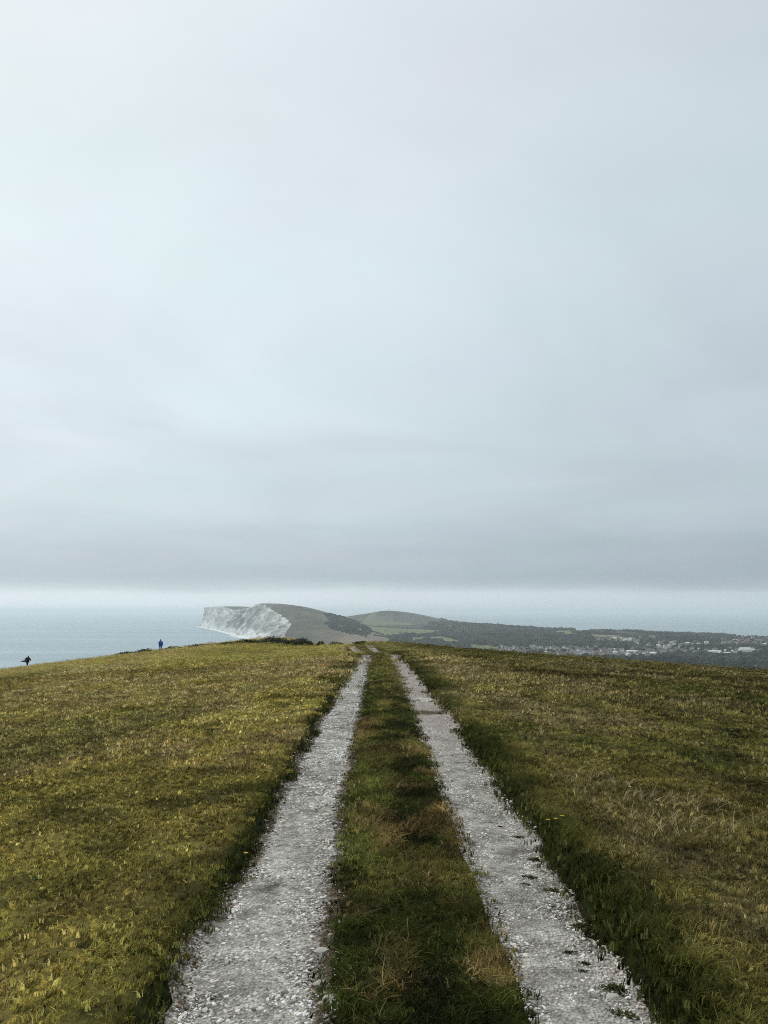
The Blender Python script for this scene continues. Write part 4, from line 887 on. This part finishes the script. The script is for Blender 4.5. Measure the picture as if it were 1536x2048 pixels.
def build_woods():
    n = 95000; x = RNG.uniform(-500, 3100, n); y = RNG.uniform(900, 5600, n); lz = low_z(x, y); hz = head_z(x, y); onh = (hz > lz) & (hz > 0); z = np.maximum(lz, hz); u, v = project(x, y, z + 4)
    m, b = wood_mask(x, y, z, u, v); thick = fbm(x / 260, y / 260, 91, 3)
    # the open left: few trees on the near slope and round the bay; the north slope of the headland is wooded
    left = u < 900; uj = u + 30 * (fbm(v / 9, y / 60, 93, 3) - .5); hw = inpoly(uj, v, [(655, 1226), (700, 1238), (735, 1256), (745, 1266), (730, 1272), (680, 1262), (655, 1248)])
    keep = (z > 2) & m & (np.abs(u - 768) < 900) & np.where(onh, hw, np.where(left, thick > .48, (thick > .36) | (y < 1600)))
    copse = inpoly(u, v, [(778, 1279), (800, 1276), (822, 1280), (860, 1288), (905, 1290), (930, 1301), (800, 1296)]) | inpoly(u, v, [(850, 1277), (880, 1280), (905, 1290), (840, 1289)])
    keep |= copse & (z > 2) & ~onh
    keep &= ~((y > 5000) & ((thick < .5) | (z > 88))); x, y, z, u, v, b = (q[keep] for q in (x, y, z, u, v, b)); n = len(x); h = RNG.uniform(6.0, 12.5, n) * (.65 + .8 * fbm(x / 45, y / 45, 94, 2)) * np.where(b, .62, 1.0) * np.where(x / y < -.02, .8, 1.0)
    k = RNG.uniform(0, 1, (n, 1)); t = np.array([[.013, .018, .016]]) * (1 - k) + np.array([[.036, .041, .026]]) * k; t = t * (.45 + 1.1 * sstep(.3, .75, fbm(x / 110, y / 110, 92, 3)))[:, None]
    protos = [proto(f'crown_{i}', crown_mesh('crown', 40 + i, 6, 1), TM) for i in range(5)]
    wd = RNG.uniform(.9, 1.35, n)
    scatter('woodland', np.stack([x, y, z - .25 * h], 1), np.stack([0 * h, 0 * h, RNG.uniform(0, 6.28, n)], 1), np.stack([h * wd * 1.25, h * wd * 1.25, h * 1.25], 1), RNG.integers(0, 5, n), t, protos, kind='stuff', label='dark blue-green woods covering the low country beyond the down')
    # hedges between the pale fields
    HP, HH = [], []
    for line in ([(742, 1263), (870, 1266.5)], [(748, 1271.5), (800, 1272.5), (885, 1270.5)], [(800, 1264), (802, 1271)], [(735, 1252), (905, 1262)], [(880, 1272), (920, 1281), (960, 1291)]):
        pts = plan(line)
        for (ax, ay), (bx, by) in zip(pts[:-1], pts[1:]):
            L_ = math.hypot(bx - ax, by - ay); kk = max(2, int(L_ / 3.5)); tt = np.linspace(0, 1, kk); HP.append(np.stack([ax + (bx - ax) * tt, ay + (by - ay) * tt], 1) + RNG.normal(0, .8, (kk, 2)))
    HP = np.concatenate(HP); n = len(HP); z = surf_z(HP[:, 0], HP[:, 1]); h = RNG.uniform(3, 5.5, n)
    scatter('hedge_growth', np.stack([HP[:, 0], HP[:, 1], z - .3 * h], 1), np.stack([0 * h, 0 * h, RNG.uniform(0, 6.28, n)], 1), np.stack([h * 1.3, h * 1.3, h * 1.2], 1), RNG.integers(0, 5, n), np.repeat([[.034, .046, .024]], n, 0), [p.copy() for p in protos], kind='stuff', label='dark hedgerows dividing the pale fields')
    print('wood', len(x), 'hedge', n)
build_woods()
crown_m = col_mat('far_crown', .85); trunk_m = simple_mat('bark', (.09, .07, .055), .9)
def tree_proto(i, tall):
    t = empty('tree', (0, 0, -500))
    me = crown_mesh('crown', 70 + i, 7, 2, 0, 1.0); r = random.Random(i); base = np.array([.022, .029, .018]) * (1 + .25 * (i % 3)); cattr(me, 'col', [base * r.uniform(.7, 1.4) for _ in range(len(me.vertices))]); link('crown', me, crown_m, t)
    bm = bmesh.new(); bmesh.ops.create_cone(bm, segments=8, radius1=.05, radius2=.025, depth=.62, cap_ends=True, matrix=Matrix.Translation((0, 0, .28)))
    for a in (0.3, 2.4, 4.4): bmesh.ops.create_cone(bm, segments=5, radius1=.02, radius2=.008, depth=.3, matrix=Matrix.Translation((.09 * math.cos(a), .09 * math.sin(a), .48)) @ Matrix.Rotation(a, 4, 'Z') @ Matrix.Rotation(.7, 4, 'Y'))
    me = bpy.data.meshes.new('trunk'); bm.to_mesh(me); bm.free(); link('trunk', me, trunk_m, t); return t
TP = [tree_proto(i, 1.0) for i in range(4)]; used = [False] * 4
TREES = [(1021, 1250, 12), (1050, 1250, 11), (1062, 1252, 13), (1085, 1256, 9), (1108, 1256, 10), (1170, 1268, 10), (1183, 1258, 5), (1197, 1256, 11), (1210, 1256, 10), (1228, 1255, 12), (1240, 1256, 11), (1252, 1257, 11), (1262, 1259, 10), (1285, 1262, 9),
         (1322, 1265, 10), (1340, 1267, 9), (1357, 1267, 10), (1370, 1267, 10), (1382, 1266, 12), (1398, 1268, 10), (1404, 1269, 9), (1425, 1272, 9), (1436, 1273, 9), (803, 1271, 8), (1300, 1262, 8), (952, 1244, 10), (975, 1247, 10), (1000, 1250, 9), (905, 1240, 8), (930, 1242, 9),
         (1106, 1267, 9), (1095, 1266, 8), (1310, 1301, 9), (1402, 1303, 10), (1458, 1302, 9), (1240, 1298, 9), (1128, 1304, 9), (1086, 1306, 8), (1190, 1302, 9), (1350, 1296, 10), (1475, 1296, 10), (1505, 1297, 10), (1380, 1292, 9), (1290, 1290, 8), (1225, 1282, 8), (1155, 1290, 9), (1050, 1294, 9), (1020, 1311, 9)]
for i, (u, v, h) in enumerate(TREES):
    hit = far_hit(u, v + 3)
    if hit is None: hit = far_hit(u, v + 7)
    if hit is None: continue
    x, y, z = hit; k = i % 4; sky = v < 1274 and y > 2700
    lab = ('dark rounded tree breaking the skyline of the wooded low ridge' if sky and u > 1015 else 'tree on the crest of the wooded ridge left of the town') if v < 1272 and u > 890 else ('lone tree in the hedge between the two pale fields' if u < 890 else 'dark tree standing among the houses of the far town')
    lab += '' if not lab.startswith('dark rounded') else (', left part' if u < 1160 else ', middle part' if u < 1300 else ', right part')
    grp = {'d': 'skyline trees on the low ridge' + lab[lab.find(','):], 't': 'trees on the ridge left of the town', 'l': None}[lab[0]] if 'among' not in lab else 'trees among the houses'
    if not used[k]:
        o = TP[k]; used[k] = True; o.location = (x, y, z - .5); o.scale = (h * 1.4, h * 1.4, h * 1.4); tag(o, lab, 'tree', grp)
    else:
        o = dup(TP[k], (x, y, z - .5), random.uniform(0, 6), (h * random.uniform(1.1, 1.7), h * random.uniform(1.1, 1.7), h * random.uniform(1.15, 1.5)), label=lab, cat='tree')
        if grp: o['group'] = grp
        elif 'group' in o: del o['group']

# houses
def box(bm, x0, x1, y0, y1, z0, z1):
    v = [bm.verts.new(p) for p in ((x0, y0, z0), (x1, y0, z0), (x1, y1, z0), (x0, y1, z0), (x0, y0, z1), (x1, y0, z1), (x1, y1, z1), (x0, y1, z1))]
    for f in ((0, 1, 5, 4), (1, 2, 6, 5), (2, 3, 7, 6), (3, 0, 4, 7), (4, 5, 6, 7), (3, 2, 1, 0)): bm.faces.new([v[i] for i in f])
def fin(bm, name): 
    bmesh.ops.recalc_face_normals(bm, faces=bm.faces[:]); me = bpy.data.meshes.new(name); bm.to_mesh(me); bm.free(); return me
glass_m = simple_mat('dark_window', (.05, .06, .07), .25, .2, 1)
WALLS = {'white': (.78, .77, .73), 'cream': (.62, .56, .46), 'brick': (.20, .145, .12), 'grey': (.40, .39, .37)}; ROOFS = {'slate': (.13, .13, .145), 'red': (.15, .105, .088), 'brown': (.13, .108, .092), 'pale': (.60, .61, .61)}
WM = {k: simple_mat(k + '_wall', v, .9, .1, .4) for k, v in WALLS.items()}; RM = {k: simple_mat(k + '_roof', v, .85, .2, .8) for k, v in ROOFS.items()}
def house_proto(wall, roof, w, d, h, rh, chim=True):
    t = empty('house', (0, 0, -500)); bm = bmesh.new(); box(bm, -w / 2, w / 2, -d / 2, d / 2, -1, h)
    for s in (-1, 1):                     # gables
        a = [bm.verts.new(p) for p in ((s * w / 2, -d / 2, h), (s * w / 2, d / 2, h), (s * w / 2, 0, h + rh))]; bm.faces.new(a)
    link('wall', fin(bm, 'wall'), WM[wall], t)
    bm = bmesh.new(); e = .35; th = .2
    for s in (-1, 1):
        pr = [(-w / 2 - e, s * (d / 2 + e), h - e * rh / (d / 2) + .03), (w / 2 + e, s * (d / 2 + e), h - e * rh / (d / 2) + .03), (w / 2 + e, 0, h + rh + .03), (-w / 2 - e, 0, h + rh + .03)]
        lo = [bm.verts.new(p) for p in pr]; up = [bm.verts.new((p[0], p[1], p[2] + th)) for p in pr]
        bm.faces.new(lo); bm.faces.new(up)
        for i in range(4): bm.faces.new((lo[i], lo[(i + 1) % 4], up[(i + 1) % 4], up[i]))
    rf = link('roof', fin(bm, 'roof'), RM[roof], t)
    if chim: bm = bmesh.new(); box(bm, w * .30, w * .30 + .9, -.45, .45, h + rh * .5, h + rh + 1.3); link('chimney', fin(bm, 'chimney'), WM['brick'], rf)
    n = max(2, int(w / 3.2)); wm = None
    for fl in range(1 if h < 4 else 2):
        for i in range(n):
            bm = bmesh.new(); box(bm, -.55, .55, -.04, .04, 0, 1.25); me = wm or fin(bm, 'window'); wm = me
            o = bpy.data.objects.new('window', me); COL.objects.link(o); o.parent = t; o.location = (-w / 2 + w * (i + .5) / n, -d / 2 - .035, 1.0 + fl * 2.7)
            if not me.materials: me.materials.append(glass_m)
    return t
HPROT = {'white house with a slate roof': house_proto('white', 'slate', 10, 7.5, 5.4, 3.0), 'cream house with a brown roof': house_proto('cream', 'brown', 10, 7.5, 5.0, 3.0), 'brick house with a red tiled roof': house_proto('brick', 'red', 9.5, 7.5, 5.2, 3.2),
         'grey house with a slate roof': house_proto('grey', 'slate', 11, 8, 5.2, 2.8), 'long white building with a pale roof': house_proto('white', 'pale', 27, 10, 5.0, 2.4, False), 'white bungalow with a pale roof': house_proto('white', 'pale', 12, 8, 3.2, 2.2), 'large white building with a steep roof': house_proto('white', 'pale', 26, 13, 9.5, 5)}
hused = set(); hplaced = []
def house(kind, u, v, label, group=None, rz=None):
    hit = far_hit(u, v)
    if hit is None: return
    x, y, z = hit
    for (a, b) in hplaced:
        if math.hypot(a - x, (b - y) * .6) < 11: return
    hplaced.append((x, y)); src = HPROT[kind]; rz = random.uniform(-.5, .5) + math.atan2(-x, y) if rz is None else rz
    if kind not in hused: hused.add(kind); o = src; o.location = (x, y, z); o.rotation_euler = (0, 0, rz)
    else: o = dup(src, (x, y, z), rz)
    if 'group' in o: del o['group']
    tag(o, label, 'house' if 'building' not in kind else 'building', group)
W_, C_, B_, G_, LW, BU, LG = list(HPROT)
house(LG, 1490, 1307, 'largest white building of the town, right of the row of long white buildings', rz=.1)
house(LW, 1430, 1307, 'long bright white building left of the largest white building, the upper of two'); house(LW, 1448, 1311, 'long bright white building just below and right of the upper one, near the largest building')
house(LW, 1336, 1311, 'long white building with a pale roof alone in the middle of the right-hand town'); house(LW, 1303, 1311, 'low long pale building left of the lone long white building'); house(LW, 1265, 1307, 'bright white long building standing alone right of the village centre')
house(BU, 1217, 1290, 'bright white house standing apart above the village, left of the trees'); house(BU, 1202, 1288, 'smaller white house just left of the bright one above the village'); house(BU, 1061, 1258, 'white house high on the wooded ridge near the skyline'); house(BU, 1127, 1274, 'white house alone on the wooded slope above the village'); house(BU, 1386, 1275, 'white house high in the trees on the right, near the skyline'); house(BU, 1426, 1280, 'white house in the trees right of the skyline house')
house(W_, 1063, 1296, 'tall white house at the upper edge of the village'); house(W_, 1082, 1298, 'white house at the upper edge of the village, right of the tall one'); house(BU, 1276, 1293, 'pale gabled house above the lone long white building'); house(LW, 1255, 1282, 'long pale building among trees above the village'); house(BU, 1230, 1277, 'pale low house at the end of the tan field')
GR = 'houses of the far town'
def area(u, v):
    if u > 1430 and v < 1298: return 'on the far right hillside'
    if u >= 1290: return 'in the right-hand town' if v >= 1298 else 'in trees behind the right-hand town'
    if v < 1292: return 'around the tan field'
    return 'at the left end of the village' if u < 1150 else 'in the middle of the village'
EXP = [(W_, [(1012, 1299), (1020, 1301), (1040, 1306), (1048, 1309), (1056, 1312), (1066, 1304), (1105, 1298), (1130, 1304), (1160, 1304), (1175, 1307), (1080, 1317), (1108, 1315), (1174, 1322), (1200, 1322), (1013, 1307), (1220, 1306), (1357, 1311), (1380, 1308), (1482, 1300), (1470, 1306), (1500, 1308), (1512, 1313), (1520, 1318), (1488, 1288), (1055, 1315), (1035, 1302), (1166, 1306), (1178, 1308)]), (BU, [(1230, 1307), (1250, 1313), (1317, 1293), (1335, 1293), (1343, 1287), (1395, 1291), (1440, 1292), (1454, 1303), (1462, 1304), (1506, 1302)])]
for kind, L_ in EXP:
    for u, v in L_: house(kind, u, v, 'small ' + kind + ' ' + area(u, v), GR + ': ' + kind + ' ' + area(u, v))
BANDS = [((1000, 1295), (1130, 1312), 34), ((1110, 1296), (1290, 1314), 60), ((1290, 1300), (1530, 1313), 62), ((1440, 1276), (1536, 1294), 36), ((1190, 1274), (1285, 1290), 18), ((1290, 1285), (1430, 1296), 22), ((1150, 1308), (1300, 1320), 16)]
for (a, b), (c, d), n in BANDS:
    for i in range(n):
        kind = random.choice([W_, C_, B_, W_, G_, C_, BU, B_]); u, v = random.uniform(a, c), random.uniform(b, d); house(kind, u, v, 'small ' + kind + ' ' + area(u, v), GR + ': ' + kind + ' ' + area(u, v))
print('houses', len(hplaced))

# ------------------------------------------------------------------ haze: the air between the track and the far coast
def build_haze():
    bm = bmesh.new(); D = 46000; box(bm, -D, D, -D, D, -9.0, 172.0); o = link('haze', fin(bm, 'haze'), None)
    m = bpy.data.materials.new('haze_air'); m.use_nodes = True; N, L = m.node_tree.nodes, m.node_tree.links; N.clear()
    out = N.new('ShaderNodeOutputMaterial'); pv = N.new('ShaderNodeVolumePrincipled'); pv.inputs['Color'].default_value = (.89, .965, 1.0, 1); pv.inputs['Density'].default_value = HAZE_DENSITY; pv.inputs['Anisotropy'].default_value = .25
    L.new(pv.outputs[0], out.inputs['Volume']); o.data.materials.append(m); m.cycles.homogeneous_volume = True if hasattr(m.cycles, 'homogeneous_volume') else None
    tag(o, kind='stuff', label='thin pale haze over the sea and the low country')
build_haze()
